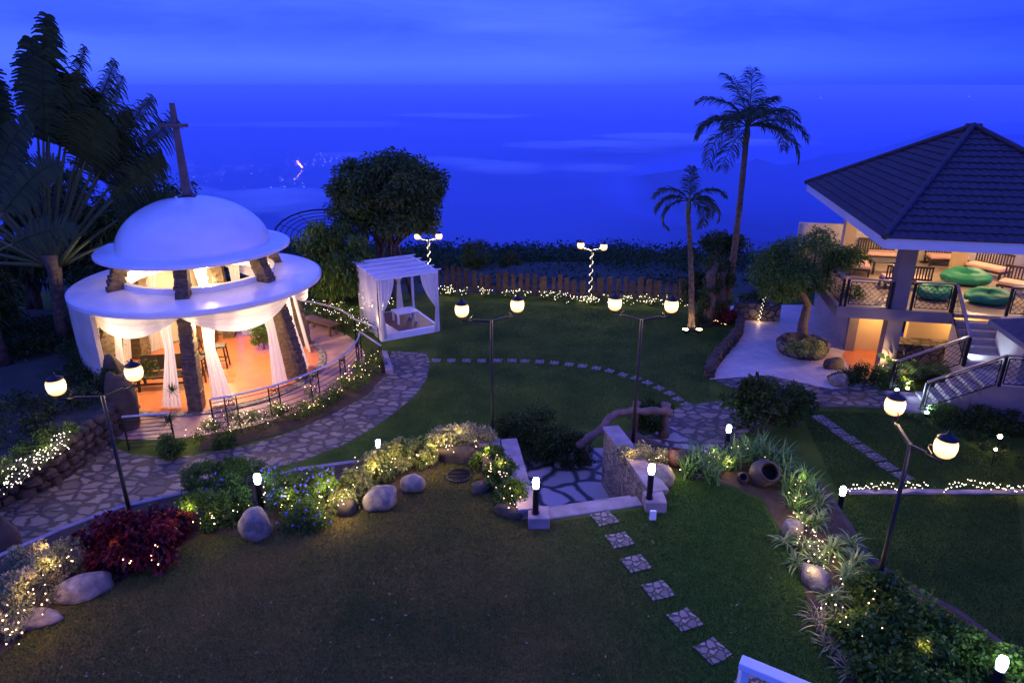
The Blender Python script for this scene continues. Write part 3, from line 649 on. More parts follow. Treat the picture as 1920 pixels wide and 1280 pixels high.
def seat_bench(loc, rz, w, label, name="garden_bench"):
    t = thing(name, loc, label, "bench"); x, y, z = loc; ca, sa = math.cos(rz), math.sin(rz)
    W_ = lambda a, b, c: (x + a * ca - b * sa, y + a * sa + b * ca, z + c)
    mb = MB()
    for k in range(4): mb.box(W_(0, -.18 + .12 * k, .44), (w, .105, .045), rz)
    mb.build("seat", m_wood, t)
    for sx in (-1, 1):
        for sy in (-1, 1): MB().box(W_(sx * (w / 2 - .18), sy * .15, .21), (.08, .07, .42), rz).build("leg", m_wood, t)
    mb = MB(); mb.box(W_(0, 0, .2), (w - .4, .05, .05), rz); mb.build("stretcher", m_wood, t)
    return t
pb = P(604, 622, 0); seat_bench((pb.x, pb.y, .012), rad(-38), 1.75, "long brown wooden bench without back on the chapel terrace by the rear railing")
def sofa(loc, rz, w, label):
    t = thing("wooden_settee", loc, label, "settee"); x, y, z = loc; ca, sa = math.cos(rz), math.sin(rz)
    W_ = lambda a, b, c: (x + a * ca - b * sa, y + a * sa + b * ca, z + c)
    mb = MB(); mb.box(W_(0, 0, .42), (w, .56, .06), rz); mb.build("seat", m_wood_dk, t, bevel=.01)
    mb = MB()
    for k in range(3): mb.box(W_(-w / 3 + k * w / 3, .27, .74), (w / 3 - .015, .04, .52), rz)
    mb.build("backrest", m_wood_dk, t)
    for s_ in (-1, 1):
        mb = MB(); mb.tube([W_(s_ * w / 2, .26, .86), W_(s_ * w / 2, .05, .70), W_(s_ * w / 2, -.30, .66), W_(s_ * w / 2, -.36, .58)], .03, 6); mb.build("armrest", m_wood, t, smooth=True)
        for q in (-.27, .25): MB().box(W_(s_ * (w / 2 - .04), q, .30), (.07, .07, .62), rz).build("leg", m_wood_dk, t)
    mb = MB(); mb.box(W_(0, -.26, .22), (w - .1, .04, .06), rz); mb.build("stretcher", m_wood_dk, t)
    return t
ps = P(312, 728, 0); sofa((ps.x, ps.y, .06), rad(8), 1.45, "dark wooden settee with slatted back inside the chapel, left of the front pier")
def bar_stool(loc, rz, label):
    t = thing("bar_stool", loc, label, "bar stool", "tall dark stools inside the chapel"); x, y, z = loc; ca, sa = math.cos(rz), math.sin(rz)
    W_ = lambda a, b, c: (x + a * ca - b * sa, y + a * sa + b * ca, z + c)
    mb = MB(); mb.box(W_(0, 0, .76), (.40, .40, .05), rz); mb.build("seat", m_wood_dk, t, bevel=.01)
    for i in (-1, 1):
        for j in (-1, 1): MB().bar(W_(i * .2, j * .2, 0), W_(i * .155, j * .155, .74), .04).build("leg", m_wood_dk, t)
    mb = MB()
    for i in (-1, 1): mb.bar(W_(i * .18, .18, .78), W_(i * .18, .24, 1.18), .035)
    for k in (.9, 1.02, 1.15): mb.bar(W_(-.18, .2 + (k - .78) * .14, k), W_(.18, .2 + (k - .78) * .14, k), .03)
    for k in (-.06, .06): mb.bar(W_(k, .21, .9), W_(k, .235, 1.15), .02)
    mb.build("backrest", m_wood_dk, t)
    mb = MB()
    for i in (-1, 1): mb.bar(W_(i * .19, -.19, .28), W_(i * .19, .19, .28), .03); mb.bar(W_(-.19, i * .19, .34), W_(.19, i * .19, .34), .03)
    mb.build("footrest", m_wood_dk, t)
for (x, y, rz_, lab) in ((418, 690, 100, "dark bar stool with back farthest right in the row behind the front pier"), (396, 702, 100, "middle dark bar stool of the row beside the front pier curtain"), (378, 716, 100, "dark bar stool half hidden by the front pier and its white curtain")):
    p = P(x, y, 0); bar_stool((p.x, p.y, .06), rad(rz_), lab)
p = P(392, 642, 0); al = thing("altar_table", (p.x, p.y, .06), "small orange lit altar table at the back of the chapel", "table")
mb = MB(); mb.box((p.x, p.y, .86), (.9, .5, .06)); mb.build("table_top", m_terra, al)
mb = MB(); mb.box((p.x, p.y, .44), (.6, .34, .78)); mb.build("pedestal", m_wood, al)

# ================================================================== CABANA
cA, cB, cC, cD = Vector((-4.87, 23.75, 0)), Vector((-2.83, 24.9, 0)), Vector((-4.12, 27.2, 0)), Vector((-6.16, 26.05, 0))
cb = thing("garden_cabana", (cA + cC) / 2, "white square cabana with sheer cloth roof and tied white curtains on the lawn", "cabana")
e1 = (cB - cA).normalized(); e2 = (cD - cA).normalized(); zc = 2.42
mb = MB(); mb.prism([q[:2] for q in (cA, cB, cC, cD)], .0, .26); mb.build("platform", m_whitepaint, cb, bevel=.01)
mb = MB(); mb.prism([q[:2] for q in (cA + (e1 + e2) * .12, cB + (e2 - e1) * .12, cC - (e1 + e2) * .12, cD + (e1 - e2) * .12)], .26, .272); mb.build("platform_floor", mat("cabana_floor", (.20, .10, .05), .5, c2=(.12, .06, .035), vs=4), cb)
for q in (cA, cB, cC, cD):
    w_ = (cA + cC) / 2 - q; w_.normalize(); p = q + w_ * .08; MB().box((p.x, p.y, .26 + (zc - .26) / 2), (.09, .09, zc - .26), math.atan2(e1.y, e1.x)).build("post", m_whitepaint, cb)
for a, b in ((cA, cB), (cB, cC), (cC, cD), (cD, cA)): MB().bar(a + Vector((0, 0, zc)), b + Vector((0, 0, zc)), .07, .09).build("beam", m_whitepaint, cb)
Lc = (cD - cA).length
for k in range(5):
    s_ = k / 4; a = cA.lerp(cD, s_) - e1 * .16; b = cB.lerp(cC, s_) + e1 * .16; MB().bar(a + Vector((0, 0, zc + .08)), b + Vector((0, 0, zc + .08)), .04, .04).build("rafter", m_whitepaint, cb)
def rf(u, v):
    p = cA.lerp(cB, u).lerp(cD.lerp(cC, u), v); sag = abs(math.sin(v * math.pi * 4)) * .05 * (1 + math.sin(u * 3)) + .02 * math.sin(u * 9 + v * 5)
    return (p.x, p.y, zc + .045 - sag)
MB().grid(rf, 18, 50).build("roof_cloth", m_cloth, cb, smooth=True)
def hang(a, b, z1_, z0_, wav=18, name="curtain", amp=.035):
    d = (b - a).normalized(); nn = Vector((-d.y, d.x, 0))
    def fn(u, v):
        p = a.lerp(b, u) + nn * (amp * math.sin(u * wav + .6 * math.sin(v * 3)) + .02 * math.sin(u * 7 + v * 4)); return (p.x, p.y, z1_ + (z0_ - z1_) * v)
    return MB().grid(fn, 40, 10).build(name, m_cloth, cb, smooth=True)
def tied(top_a, top_b, post, zt, zb, tie, name="curtain"):
    """curtain hanging from top_a..top_b gathered to the post at height tie"""
    d = (top_b - top_a).normalized(); nn = Vector((-d.y, d.x, 0))
    def fn(u, v):
        z = zt + (zb - zt) * v; k = (zt - tie) / (zt - zb)
        if v < k: g = 1 - (v / k) ** 1.7 * .88
        else: g = .12 + ((v - k) / (1 - k)) * .16
        base = top_a.lerp(top_b, u); c = post + d * 0; p = c.lerp(base, g) + nn * (.05 * math.sin(u * 26) * (.4 + .6 * g)); return (p.x, p.y, z)
    return MB().grid(fn, 30, 24).build(name, m_cloth, cb, smooth=True)
hang(cA + e2 * .05 - e1 * .02, cD - e2 * .02 - e1 * .02, zc - .03, .05)
tied(cA - e2 * .03, cA + e1 * .62 - e2 * .03, cA - e2 * .03 + e1 * .06, zc - .03, .10, 1.15)
tied(cB - e2 * .03, cB - e1 * .72 - e2 * .03, cB - e2 * .03 - e1 * .06, zc - .03, .02, 1.05)
tied(cC - e1 * 1.2, cC - e1 * .05, cC - e1 * .62, zc - .03, .30, 1.5)
tied(cB + e1 * .02, cB + e2 * .5, cB + e1 * .02 + e2 * .05, zc - .03, .02, 1.05)
mb = MB(); mb.add([cA + e1 * .02 - e2 * .02 + Vector((0, 0, .26)), cA + e1 * .75 - e2 * .02 + Vector((0, 0, .26)), cA + e1 * .02 - e2 * .02 + Vector((0, 0, .85))], [(0, 1, 2)]); mb.build("curtain_hem", m_cloth, cb)
ct = thing("low_table", (cA + cC) / 2 + Vector((.25, -.1, .272)), "small square white table standing inside the cabana", "table")
c0 = ct.location; rzt = math.atan2(e1.y, e1.x)
MB().box((c0.x, c0.y, .70), (.85, .72, .05), rzt).build("table_top", m_whitepaint, ct, bevel=.008)
for i in (-1, 1):
    for j in (-1, 1):
        q = c0 + e1 * (i * .36) + e2 * (j * .28); MB().box((q.x, q.y, .475), (.07, .07, .40), rzt).build("leg", m_whitepaint, ct)

# ================================================================== LAMP POSTS
def lantern(c, parent, scale=1.0):
    """lit barrel glass with dark conical cap, foot and scroll bracket; c = centre of the glass"""
    s_ = scale; l_ = bpy.data.objects.new("lantern", None); col.objects.link(l_); l_.parent = parent; l_.location = c - woff(parent)
    MB().lathe([(.001, -.135 * s_), (.095 * s_, -.135 * s_), (.130 * s_, -.09 * s_), (.148 * s_, -.01 * s_), (.145 * s_, .06 * s_), (.125 * s_, .125 * s_), (.001, .125 * s_)], c, 22).build("glass", m_glass_warm, l_, smooth=True)
    MB().lathe([(.132 * s_, .126 * s_), (.134 * s_, .138 * s_), (.075 * s_, .175 * s_), (.03 * s_, .20 * s_), (.015 * s_, .25 * s_), (.001, .27 * s_)], c, 16).build("cap", m_metal_blk, l_, smooth=True)
    MB().lathe([(.001, -.20 * s_), (.02 * s_, -.19 * s_), (.03 * s_, -.15 * s_), (.09 * s_, -.15 * s_), (.09 * s_, -.138 * s_), (.001, -.138 * s_)], c, 14).build("foot", m_metal_blk, l_, smooth=True)
    lamp("lantern_flame", c, 95, WARM2 if scale > .9 else WARM, l_, .055)
    return l_
def lamp_post(top_px, h, z, l1, l2, label, wrap=False, r=.035, grp="garden lamp posts with two lit lanterns"):
    top = P(top_px[0], top_px[1], z + h); base = Vector((top.x, top.y, z))
    t = thing("lamp_post", base, label, "lamp post", grp)
    MB().tube([base, base + Vector((0, 0, h * .35)), top], [r * 1.25, r, r * .9], 10).build("pole", m_metal_blk, t, smooth=True)
    MB().lathe([(.001, 0), (.11, 0), (.11, .03), (.05, .06), (.045, .16), (.001, .16)], base, 16).build("base_plate", m_metal_blk, t)
    for lx, ly in (l1, l2):
        c = P(lx, ly, z + h + .20); d = Vector((c.x - top.x, c.y - top.y, 0)); L_ = d.length; dn = d.normalized(); e_ = c - dn * .24 - Vector((0, 0, .20))
        MB().bar(top - Vector((0, 0, .03)), Vector((e_.x, e_.y, c.z - .22)), .04, .05).build("arm", m_metal_blk, t)
        mb = MB(); s0 = Vector((e_.x, e_.y, c.z - .24)); mb.bar(s0, s0 + dn * .24, .03)
        sc_ = [s0 + dn * (.04 + .035 * math.cos(x)) + Vector((0, 0, .04 + x * .028)) for x in [i * .5 for i in range(13)]]; mb.tube(sc_, .009, 5)
        mb.build("bracket", m_metal_blk, t)
        lantern(c, t)
    return t, top, base
lamp_post((192, 742), 2.8, Z1, (105, 724), (251, 698), "black lamp post with two lanterns rising behind the red leaved shrub on the left")
lamp_post((921, 600), 3.05, Z1, (866, 581), (970, 572), "black lamp post with two lanterns left of the garden steps")
lamp_post((1203, 598), 3.05, Z1, (1153, 569), (1259, 573), "black lamp post with two lanterns right of the garden steps")
lamp_post((1708, 832), 2.85, Z1, (1678, 760), (1773, 838), "black lamp post with two lanterns in the flower bed on the right")
wraps = []
tA = lamp_post((803, 452), 2.35, 0, (783, 443), (823, 443), "distant lamp post wrapped in fairy lights behind the white cabana", r=.045); wraps.append(tA)
tB = lamp_post((1110, 470), 2.35, 0, (1089, 460), (1132, 463), "lamp post wrapped in fairy lights in the middle of the palisade fence", r=.045); wraps.append(tB)

# cool bollards
def bollard(px, py, z, label, h=.72):
    c = P(px, py, z + h); b = Vector((c.x, c.y, z)); t = thing("bollard_light", b, label, "bollard light", "white lit garden bollards")
    MB().lathe([(.001, 0), (.075, 0), (.075, .03), (.058, .03), (.058, h - .13), (.07, h - .12), (.001, h - .12)], b, 16).build("body", m_metal_blk, t)
    MB().lathe([(.001, h - .118), (.050, h - .118), (.062, h - .06), (.064, h + .01), (.05, h + .065), (.001, h + .085)], b, 18).build("glass", m_glass_cool, t, smooth=True)
    return t
for a in ((709, 830, 0, "white glowing bollard on the lower lawn behind the boulders"), (482, 895, Z1, "white glowing bollard among the blue flowered shrubs"), (1005, 903, Z1 + .22, "white glowing bollard on the pillar left of the steps"), (1222, 877, Z1 + .22, "white glowing bollard on the pillar right of the steps"), (1367, 802, .0, "white glowing bollard behind the tall grass plants above the clay jar"), (1581, 918, .1, "white glowing bollard beside the start of the fairy light row on the right"), (1880, 1240, Z1, "white glowing bollard in the corner bushes at the lower right")):
    bollard(*a[:3], a[3], h=.68)

# ================================================================== BOULDERS, POTS, FAUX WOOD RAIL
boulder(714, 950, Z1, (.34, .25, .24), .2, "large round pale boulder below the variegated shrubs", emb=.75)
boulder(774, 918, Z1, (.25, .20, .19), .1, "smaller pale boulder next to the drain corner", emb=.8)
boulder(481, 1003, Z1, (.29, .26, .33), .2, "tall rounded grey boulder in front of the blue flowers", emb=.75)
boulder(160, 1112, Z1, (.42, .24, .20), .45, "long smooth grey boulder below the red leaved shrub", emb=.5)
boulder(60, 1170, Z1, (.40, .18, .16), .25, "flat grey boulder at the far lower left bed edge", emb=.5)
boulder(1240, 905, Z1, (.26, .26, .24), .3, "grey boulder behind the right pillar of the steps", emb=.6)
boulder(1484, 1000, Z1, (.20, .17, .18), .5, "blue lit boulder among the striped lilies", emb=.6)
boulder(1527, 1095, Z1, (.20, .27, .22), .3, "tall pinkish boulder in the right flower bed", emb=.5)
boulder(1572, 722, 0, (.33, .22, .24), .1, "pale boulder at the corner of the patio", emb=.6)
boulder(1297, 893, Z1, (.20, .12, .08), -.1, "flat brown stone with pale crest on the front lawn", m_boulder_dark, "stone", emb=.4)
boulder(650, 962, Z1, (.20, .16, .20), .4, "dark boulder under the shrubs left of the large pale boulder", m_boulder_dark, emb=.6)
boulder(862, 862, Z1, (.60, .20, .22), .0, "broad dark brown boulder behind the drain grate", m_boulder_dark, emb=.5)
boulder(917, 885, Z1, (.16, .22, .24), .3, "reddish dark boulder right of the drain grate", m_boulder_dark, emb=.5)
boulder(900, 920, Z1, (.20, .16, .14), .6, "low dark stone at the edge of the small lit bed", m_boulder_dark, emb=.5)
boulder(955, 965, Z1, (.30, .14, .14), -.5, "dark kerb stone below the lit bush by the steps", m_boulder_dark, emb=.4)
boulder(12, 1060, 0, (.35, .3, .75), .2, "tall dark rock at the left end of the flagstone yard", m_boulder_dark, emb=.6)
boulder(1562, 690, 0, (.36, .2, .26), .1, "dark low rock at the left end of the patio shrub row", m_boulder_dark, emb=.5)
pg = P(860, 893, Z1); dg = thing("drain_grate", (pg.x, pg.y, Z1 + .015), "dark round drain grate set in the front lawn", "drain")
mb = MB(); mb.lathe([(.24, 0), (.26, 0), (.27, .03), (.24, .03), (.24, 0)], (pg.x, pg.y, Z1 + .015), 28)
for k in range(-4, 5):
    hw = math.sqrt(max(.001, .24 ** 2 - (k * .055) ** 2)); mb.box((pg.x, pg.y + k * .055, Z1 + .03), (hw * 2, .02, .02))
mb.build("grate", m_metal_blk, dg)
# clay jar lying on its side, small jar
def jar(p, s_, tilt, rz, label, m, name="clay_jar"):
    prof = [(.001, -.5), (.22, -.5), (.36, -.38), (.47, -.1), (.46, .12), (.36, .32), (.30, .38), (.34, .44), (.31, .46), (.26, .38), (.33, .28), (.41, .1), (.41, -.1), (.30, -.34), (.001, -.42)]
    mb = MB(); mb.lathe(prof, (0, 0, 0), 26)
    ct_, st_ = math.cos(tilt), math.sin(tilt); ca, sa = math.cos(rz), math.sin(rz); vv = []
    for x, y, z in mb.v:
        y2, z2 = y * ct_ - z * st_, y * st_ + z * ct_; vv.append((p.x + (x * ca - y2 * sa) * s_, p.y + (x * sa + y2 * ca) * s_, p.z + z2 * s_))
    mb.v = vv; return tag(mb.build(name, m, origin=p, smooth=True), label, "jar")
pj = P(1430, 908, Z1); jar(pj + Vector((0, 0, .26)), .62, rad(48), rad(8), "large dark clay jar lying tilted with its open mouth towards the lawn", m_clay)
pj = P(1392, 905, Z1); jar(pj + Vector((0, 0, .12)), .26, rad(50), rad(-20), "small dark clay jar beside the large tilted jar", m_clay)
pj = P(1266, 872, Z1); jar(pj + Vector((0, 0, .21)), .40, rad(-14), 0, "reddish clay urn standing between the lit bush and the grass plants", m_terra, "clay_urn")
# rustic faux-wood rail
fr = thing("rustic_rail", P(1190, 815, 0), "brown twisted faux wood handrail curving beside the sunken stair", "railing")
pts = [P(1082, 838, .55), P(1102, 822, .75), P(1128, 805, .85), P(1140, 786, .98), P(1160, 773, 1.02), P(1200, 770, 1.03), P(1250, 771, 1.05), P(1262, 776, 1.0)]
sm = []
for i in range(len(pts) - 1):
    for k in range(5): sm.append(pts[i].lerp(pts[i + 1], k / 5) + Vector((0, R(-.02, .02), R(-.025, .025))))
sm.append(pts[-1]); MB().tube(sm, [.095 + R(-.018, .018) for _ in sm], 10).build("handrail", m_fauxwood, fr, smooth=True)
for (x, y, zt, rr) in ((1095, 868, .66, .13), (1190, 815, 1.0, .10), (1244, 818, 1.0, .12)):
    b = P(x, y, 0); MB().tube([b, b + Vector((.02, .02, zt * .3)), b + Vector((-.02, 0, zt * .7)), b + Vector((0, 0, zt))], [rr * 1.3, rr * .85, rr * .9, rr * 1.1], 10).build("post", m_fauxwood, fr, smooth=True)
# white handrail close to the camera
p0, p1 = P(1388, 1240, 2.3), P(1640, 1345, 2.3)
hr = thing("balcony_handrail", (p0.x, p0.y, Z1), "white painted handrail running out of the lower right corner", "handrail")
MB().bar(p0, p1, .17, .10).build("top_rail", m_whitepaint, hr, bevel=.01)
for s_ in (.04, .5, .96):
    q = p0.lerp(p1, s_); MB().box((q.x, q.y, (Z1 + 2.25) / 2), (.10, .10, 2.25 - Z1)).build("post", m_whitepaint, hr)

# ================================================================== FENCE
fl = [P(x, 540, 0) * 1 for x in (0,)]
def fence_y(px): return np.interp(px, [560, 830, 1000, 1106, 1206, 1300], [31.0, 30.5, 29.7, 29.1, 28.9, 28.7])
fe = thing("palisade_fence", (0, 29.5, 0), "rough fence of upright weathered planks along the far edge of the lawn", "fence")
px = 818
TOPY = lambda x: np.interp(x, [818, 1100, 1300], [503, 523, 529])
k = 0
while px < 1300:
    Yf = float(fence_y(px)); w = R(.15, .26) if k % 7 else R(.3, .36); q = D(px, TOPY(px) + R(-6, 5), Yf)
    MB_ = MB(); zt = q.z; MB_.add([(q.x - w / 2, Yf - .05, 0), (q.x + w / 2, Yf - .05, 0), (q.x + w / 2, Yf + .05, 0), (q.x - w / 2, Yf + .05, 0), (q.x - w / 2 * .93, Yf - .05, zt), (q.x + w / 2 * .95, Yf - .05, zt + R(-.05, .05)), (q.x + w / 2 * .95, Yf + .05, zt + R(-.04, .04)), (q.x - w / 2 * .93, Yf + .05, zt)], [(3, 2, 1, 0), (4, 5, 6, 7), (0, 1, 5, 4), (1, 2, 6, 5), (2, 3, 7, 6), (3, 0, 4, 7)])
    MB_.build("plank", m_fence, fe); px += (w + R(.09, .16)) * 1240 / Yf; k += 1
mb = MB()
for a, b in ((818, 1060), (1060, 1300)):
    A_, B_ = D(a, 540, float(fence_y(a))), D(b, 540, float(fence_y(b))); mb.bar(Vector((A_.x, A_.y + .08, .35)), Vector((B_.x, B_.y + .08, .35)), .06, .08)
mb.build("rail", m_fence, fe)

# ================================================================== PALMS
def strips(name, curves, mat_, parent, tint=None):
    """curves: list of (points Nx3, widths N, side vector Nx3) -> quads"""
    V = []; T = []
    for pts, wd, sd, tn in curves:
        pts = np.asarray(pts); sd = np.asarray(sd); wd = np.asarray(wd)[:, None]
        a = pts - sd * wd / 2; b = pts + sd * wd / 2
        for i in range(len(pts) - 1): V.append([a[i], b[i], b[i + 1], a[i + 1]]); T.append(tn)
    return arrays(name, np.array(V), 4, mat_, parent, tint=np.array(T))
def frond(base, az, elev, L_, leaf, mat_, parent, n=50, droop=1.2, hang_=.6, name="frond", tint=.5, up0=0.12):
    """feather frond: arching rachis with drooping leaflets"""
    m = 16; p = np.array(base, float); el = elev; pts = [p.copy()]; dh = np.array([math.cos(az), math.sin(az), 0.0])
    for i in range(m):
        el -= droop / m * (.5 + 1.0 * i / m); p = p + (dh * math.cos(el) + np.array([0, 0, math.sin(el)])) * (L_ / m); pts.append(p.copy())
    pts = np.array(pts); side = np.array([-math.sin(az), math.cos(az), 0.0]); cur = []
    upv = nrm(np.cross(np.gradient(pts, axis=0), side)) * -1
    cur.append((pts, np.linspace(.05, .012, m + 1), np.tile(side, (m + 1, 1)), .8)); cur.append((pts, np.linspace(.05, .012, m + 1), upv, .8))
    for i in range(n):
        u = up0 + (1 - up0) * (i + .5) / n; f = u * m; j = min(int(f), m - 1); q = pts[j] + (pts[j + 1] - pts[j]) * (f - j); tg = nrm(pts[min(j + 1, m)] - pts[j])
        ll = leaf * (math.sin(math.pi * (.12 + .80 * u)) ** .7) * R(.8, 1.1)
        for s_ in (-1, 1):
            d0 = nrm(tg * R(.45, .8) + side * s_ * R(.55, 1.0) + np.array([0, 0, R(-.15, .55)])); d1 = nrm(d0 + np.array([0, 0, -hang_ * R(.6, 1.3)])); d2 = nrm(d1 + np.array([0, 0, -hang_ * R(.8, 1.6)]))
            lp = np.array([q, q + d0 * ll * .35, q + d0 * ll * .35 + d1 * ll * .35, q + d0 * ll * .35 + d1 * ll * .35 + d2 * ll * .3]); sd = nrm(np.cross(d1, rng.normal(size=3)))
            cur.append((lp, [.02, .034, .028, .005], np.tile(sd, (4, 1)), np.clip(tint + R(-.3, .3), 0, 1)))
    return strips(name, cur, mat_, parent)
def palm(base, top, r0, r1, fr_list, label, leaf=.45, extra=None):
    t = thing("palm_tree", base, label, "palm tree"); base = Vector(base); top = Vector(top); pts = []
    for i in range(15):
        u = i / 14; p = base.lerp(top, u); p.x += .06 * math.sin(u * 3.1) ; pts.append(p)
    MB().tube(pts, [r0 + (r1 - r0) * (i / 14) ** .6 + (.012 if i % 2 else 0) + (.08 if i == 0 else 0) for i in range(15)], 12).build("trunk", m_palmbark, t, smooth=True)
    MB().tube([top - Vector((0, 0, .1)), top + Vector((0, 0, .25)), top + Vector((0, 0, .65))], [r1 * 1.15, r1 * 1.3, r1 * .45], 10).build("crownshaft", mat("crownshaft", (.10, .12, .05), .6), t, smooth=True)
    for (az, el, L_, dr) in fr_list: frond(top + Vector((0, 0, .5)), rad(az), rad(el), L_, leaf, m_lf_bract, t, droop=dr, hang_=.55)
    return t
tb_ = D(1352, 606, 26.3); tb_.z = 0; tt_ = D(1397, 258, 26.3)
palm((8.72, 26.3, 0), (tt_.x + .05, 26.3, tt_.z - .1), .15, .095, [(178, 35, 2.2, 1.9), (200, 5, 2.5, 2.0), (165, 60, 2.3, 1.5), (120, 74, 2.4, .9), (75, 80, 2.4, .8), (40, 66, 2.0, 1.5), (8, 48, 2.2, 1.7), (-10, 25, 2.4, 1.5), (-25, 8, 2.5, 1.6), (-60, 50, 2.0, 1.9), (-95, 60, 2.0, 2.0), (-130, 45, 2.1, 2.1), (150, 30, 2.2, 1.8), (20, 15, 2.3, 1.7), (95, 40, 2.2, 1.9), (225, -20, 2.2, .9)], "tall feather palm standing highest above the horizon near the tiled pavilion", .72)
ts_ = D(1290, 402, 25.0)
palm((7.03, 25.0, 0), (ts_.x, 25.0, ts_.z), .13, .075, [(180, 30, 1.5, 2.0), (188, 52, 1.6, 1.9), (172, 5, 1.7, 2.6), (10, 45, 1.6, 1.7), (-15, 20, 1.6, 2.2), (30, 25, 1.7, 2.4), (-60, 10, 1.5, 2.6), (85, 86, 1.2, .3)], "small slender palm lit from below by two round ground spotlights", .48)
for dx, lab in ((-.30, "round warm ground spotlight on the left foot of the small palm"), (.22, "round warm ground spotlight on the right foot of the small palm")):
    c = Vector((7.03 + dx, 24.72, .0)); t = thing("ground_spotlight", c, lab, "spotlight"); MB().lathe([(.001, .0), (.05, .0), (.05, .05), (.10, .10), (.11, .16), (.001, .16)], c, 16).build("housing", m_metal_blk, t)
    MB().lathe([(.001, .166), (.10, .166), (.11, .162)], c, 16).build("lens", m_spot_lens, t); lamp("spot", c + Vector((0, 0, .22)), 26, WARM, t, .04, 70, Vector((7.0 - c.x, 25.0 - c.y, 1.1)))

# traveller palms on the left
def fan_leaf(base, ang, Lp, Lb, wd, parent, plane_az=0.0, torn=.3, lean=0.0, bend=.5, rot=0.0, tip=.3):
    """long petiole and paddle blade torn into strips, fanned in one plane"""
    ex = np.array([math.cos(plane_az), math.sin(plane_az), 0]); ez = np.array([0, 0, 1.0]); ey = np.cross(ez, ex) 
    b = np.array(base, float); n1, n2 = 6, 26; pts = [b]; a = ang; p = b.copy()
    for i in range(n1):
        p = p + (ex * math.sin(a) + ez * math.cos(a) + ey * lean) * (Lp / n1); pts.append(p.copy()); a += math.copysign(.03, ang)
    pp_ = np.array(pts); MB().tube([Vector(q) for q in pts], [.095, .075, .062, .052, .045, .038, .03], 6).build("petiole", m_petiole, parent, smooth=True)
    bl = [p.copy()]
    for i in range(n2):
        p = p + nrm(ex * math.sin(a) + ez * math.cos(a) + ey * (lean - .01 * i)) * (Lb / n2); bl.append(p.copy()); a += math.copysign(bend / n2 * (i / n2) * 2, ang if abs(ang) > .05 else .1)
    bl = np.array(bl); tg = nrm(np.gradient(bl, axis=0)); cur = []
    cr2 = math.cos(rot), math.sin(rot)
    cur.append((bl, np.linspace(.07, .02, n2 + 1), np.cross(tg, ey), .95)); cur.append((bl, np.linspace(.07, .02, n2 + 1), np.tile(ey, (n2 + 1, 1)), .95))
    for s_ in (-1, 1):
        for i in range(n2 * 2):
            u = (i + .5) / (n2 * 2); f = u * n2; j = min(int(f), n2 - 1); q = bl[j] + (bl[j + 1] - bl[j]) * (f - j); t_ = tg[j]
            sd = nrm(np.cross(t_, ey)) * s_ * cr2[0] + ey * s_ * cr2[1] * .6
            w = wd * (math.sin(math.pi * (.06 + .90 * u)) ** .55) * R(.82, 1.05)
            if random.random() < torn: w *= R(.35, .8)
            d0 = nrm(sd + t_ * .35 - ez * .10); hg = torn * R(.3, 1.6)
            d1 = nrm(d0 - ez * (.25 + hg)); d2 = nrm(d1 - ez * (.35 + hg))
            lp = np.array([q, q + d0 * w * .4, q + d0 * w * .4 + d1 * w * .35, q + d0 * w * .4 + d1 * w * .35 + d2 * w * .3])
            ww = Lb / n2 * (.62 - .36 * torn * R(.4, 1.3)); cur.append((lp, [ww, ww, ww * (1 - torn * .35), ww * (.85 - torn * .7)], np.tile(t_, (4, 1)), R(.15, .8)))
    strips("fan_blade", cur, m_lf_fan, parent)
tp = thing("traveller_palm", (-14.9, 21.2, .8), "huge fan shaped traveller palm with tattered leaves rising left of the chapel", "palm tree")
tb0 = Vector((-14.95, 21.2, .80)); tt0 = Vector((-14.72, 21.2, 3.45))
MB().tube([tb0, tb0.lerp(tt0, .5) + Vector((-.05, 0, 0)), tt0, tt0 + Vector((0, 0, .5))], [.24, .19, .20, .30], 12).build("trunk", m_palmbark, tp, smooth=True)
specs = [(-86, 3.6, 2.6, .1, .5), (-76, 3.9, 2.6, .2, .6), (-66, 4.1, 2.6, .1, .6), (-56, 4.2, 2.7, .3, .6), (-46, 4.3, 2.8, .1, .6), (-37, 4.3, 2.9, .2, .65), (-28, 4.3, 2.9, .15, .7), (-20, 4.2, 3.0, .1, .75), (-13, 4.2, 3.1, .1, .75), (-7, 4.2, 3.2, .08, .7), (-1, 4.2, 3.35, .12, .62), (4, 4.2, 3.3, .30, .62), (8.5, 4.1, 3.2, .6, .62), (13.5, 4.0, 3.0, .75, .62), (19, 3.9, 3.0, .85, .66), (24, 3.7, 3.1, .9, .66), (30, 3.5, 3.2, .8, .74), (36, 3.3, 3.2, .7, .8), (43, 3.1, 2.4, .5, .8), (52, 2.6, 2.2, .5, .7), (64, 2.0, 2.2, .7, .7), (6, 3.9, 2.4, .1, .85), (11, 3.8, 2.2, .1, .9), (17, 3.6, 2.2, .15, .9), (23, 3.4, 2.0, .2, .9), (-4, 3.9, 2.4, .1, .8), (29, 3.2, 1.8, .2, .9), (-33, 3.9, 2.2, .1, .8), (-51, 3.8, 2.2, .1, .8), (-16, 4.0, 2.4, .1, .8), (-10, 4.1, 2.6, .1, .7), (2, 4.0, 2.8, .1, .7), (-24, 4.0, 2.4, .1, .7), (15, 3.9, 2.4, .5, .7), (27, 3.5, 2.4, .5, .8), (40, 3.1, 2.2, .5, .8), (-42, 3.9, 2.2, .1, .7), (-61, 3.8, 2.2, .1, .7)]
for i, (a, lp, lb, tr, wd) in enumerate(specs):
    fan_leaf(tt0 + Vector((.012 * a * .3, .06 * (i % 3), .15)), rad(a), lp, lb, wd, tp, 0.0, tr * .8, lean=.04 * ((i % 3) - 1), bend=.12 + .5 * abs(a) / 80, rot=R(-.25, .25) + (.4 if i in (8, 9) else 0))
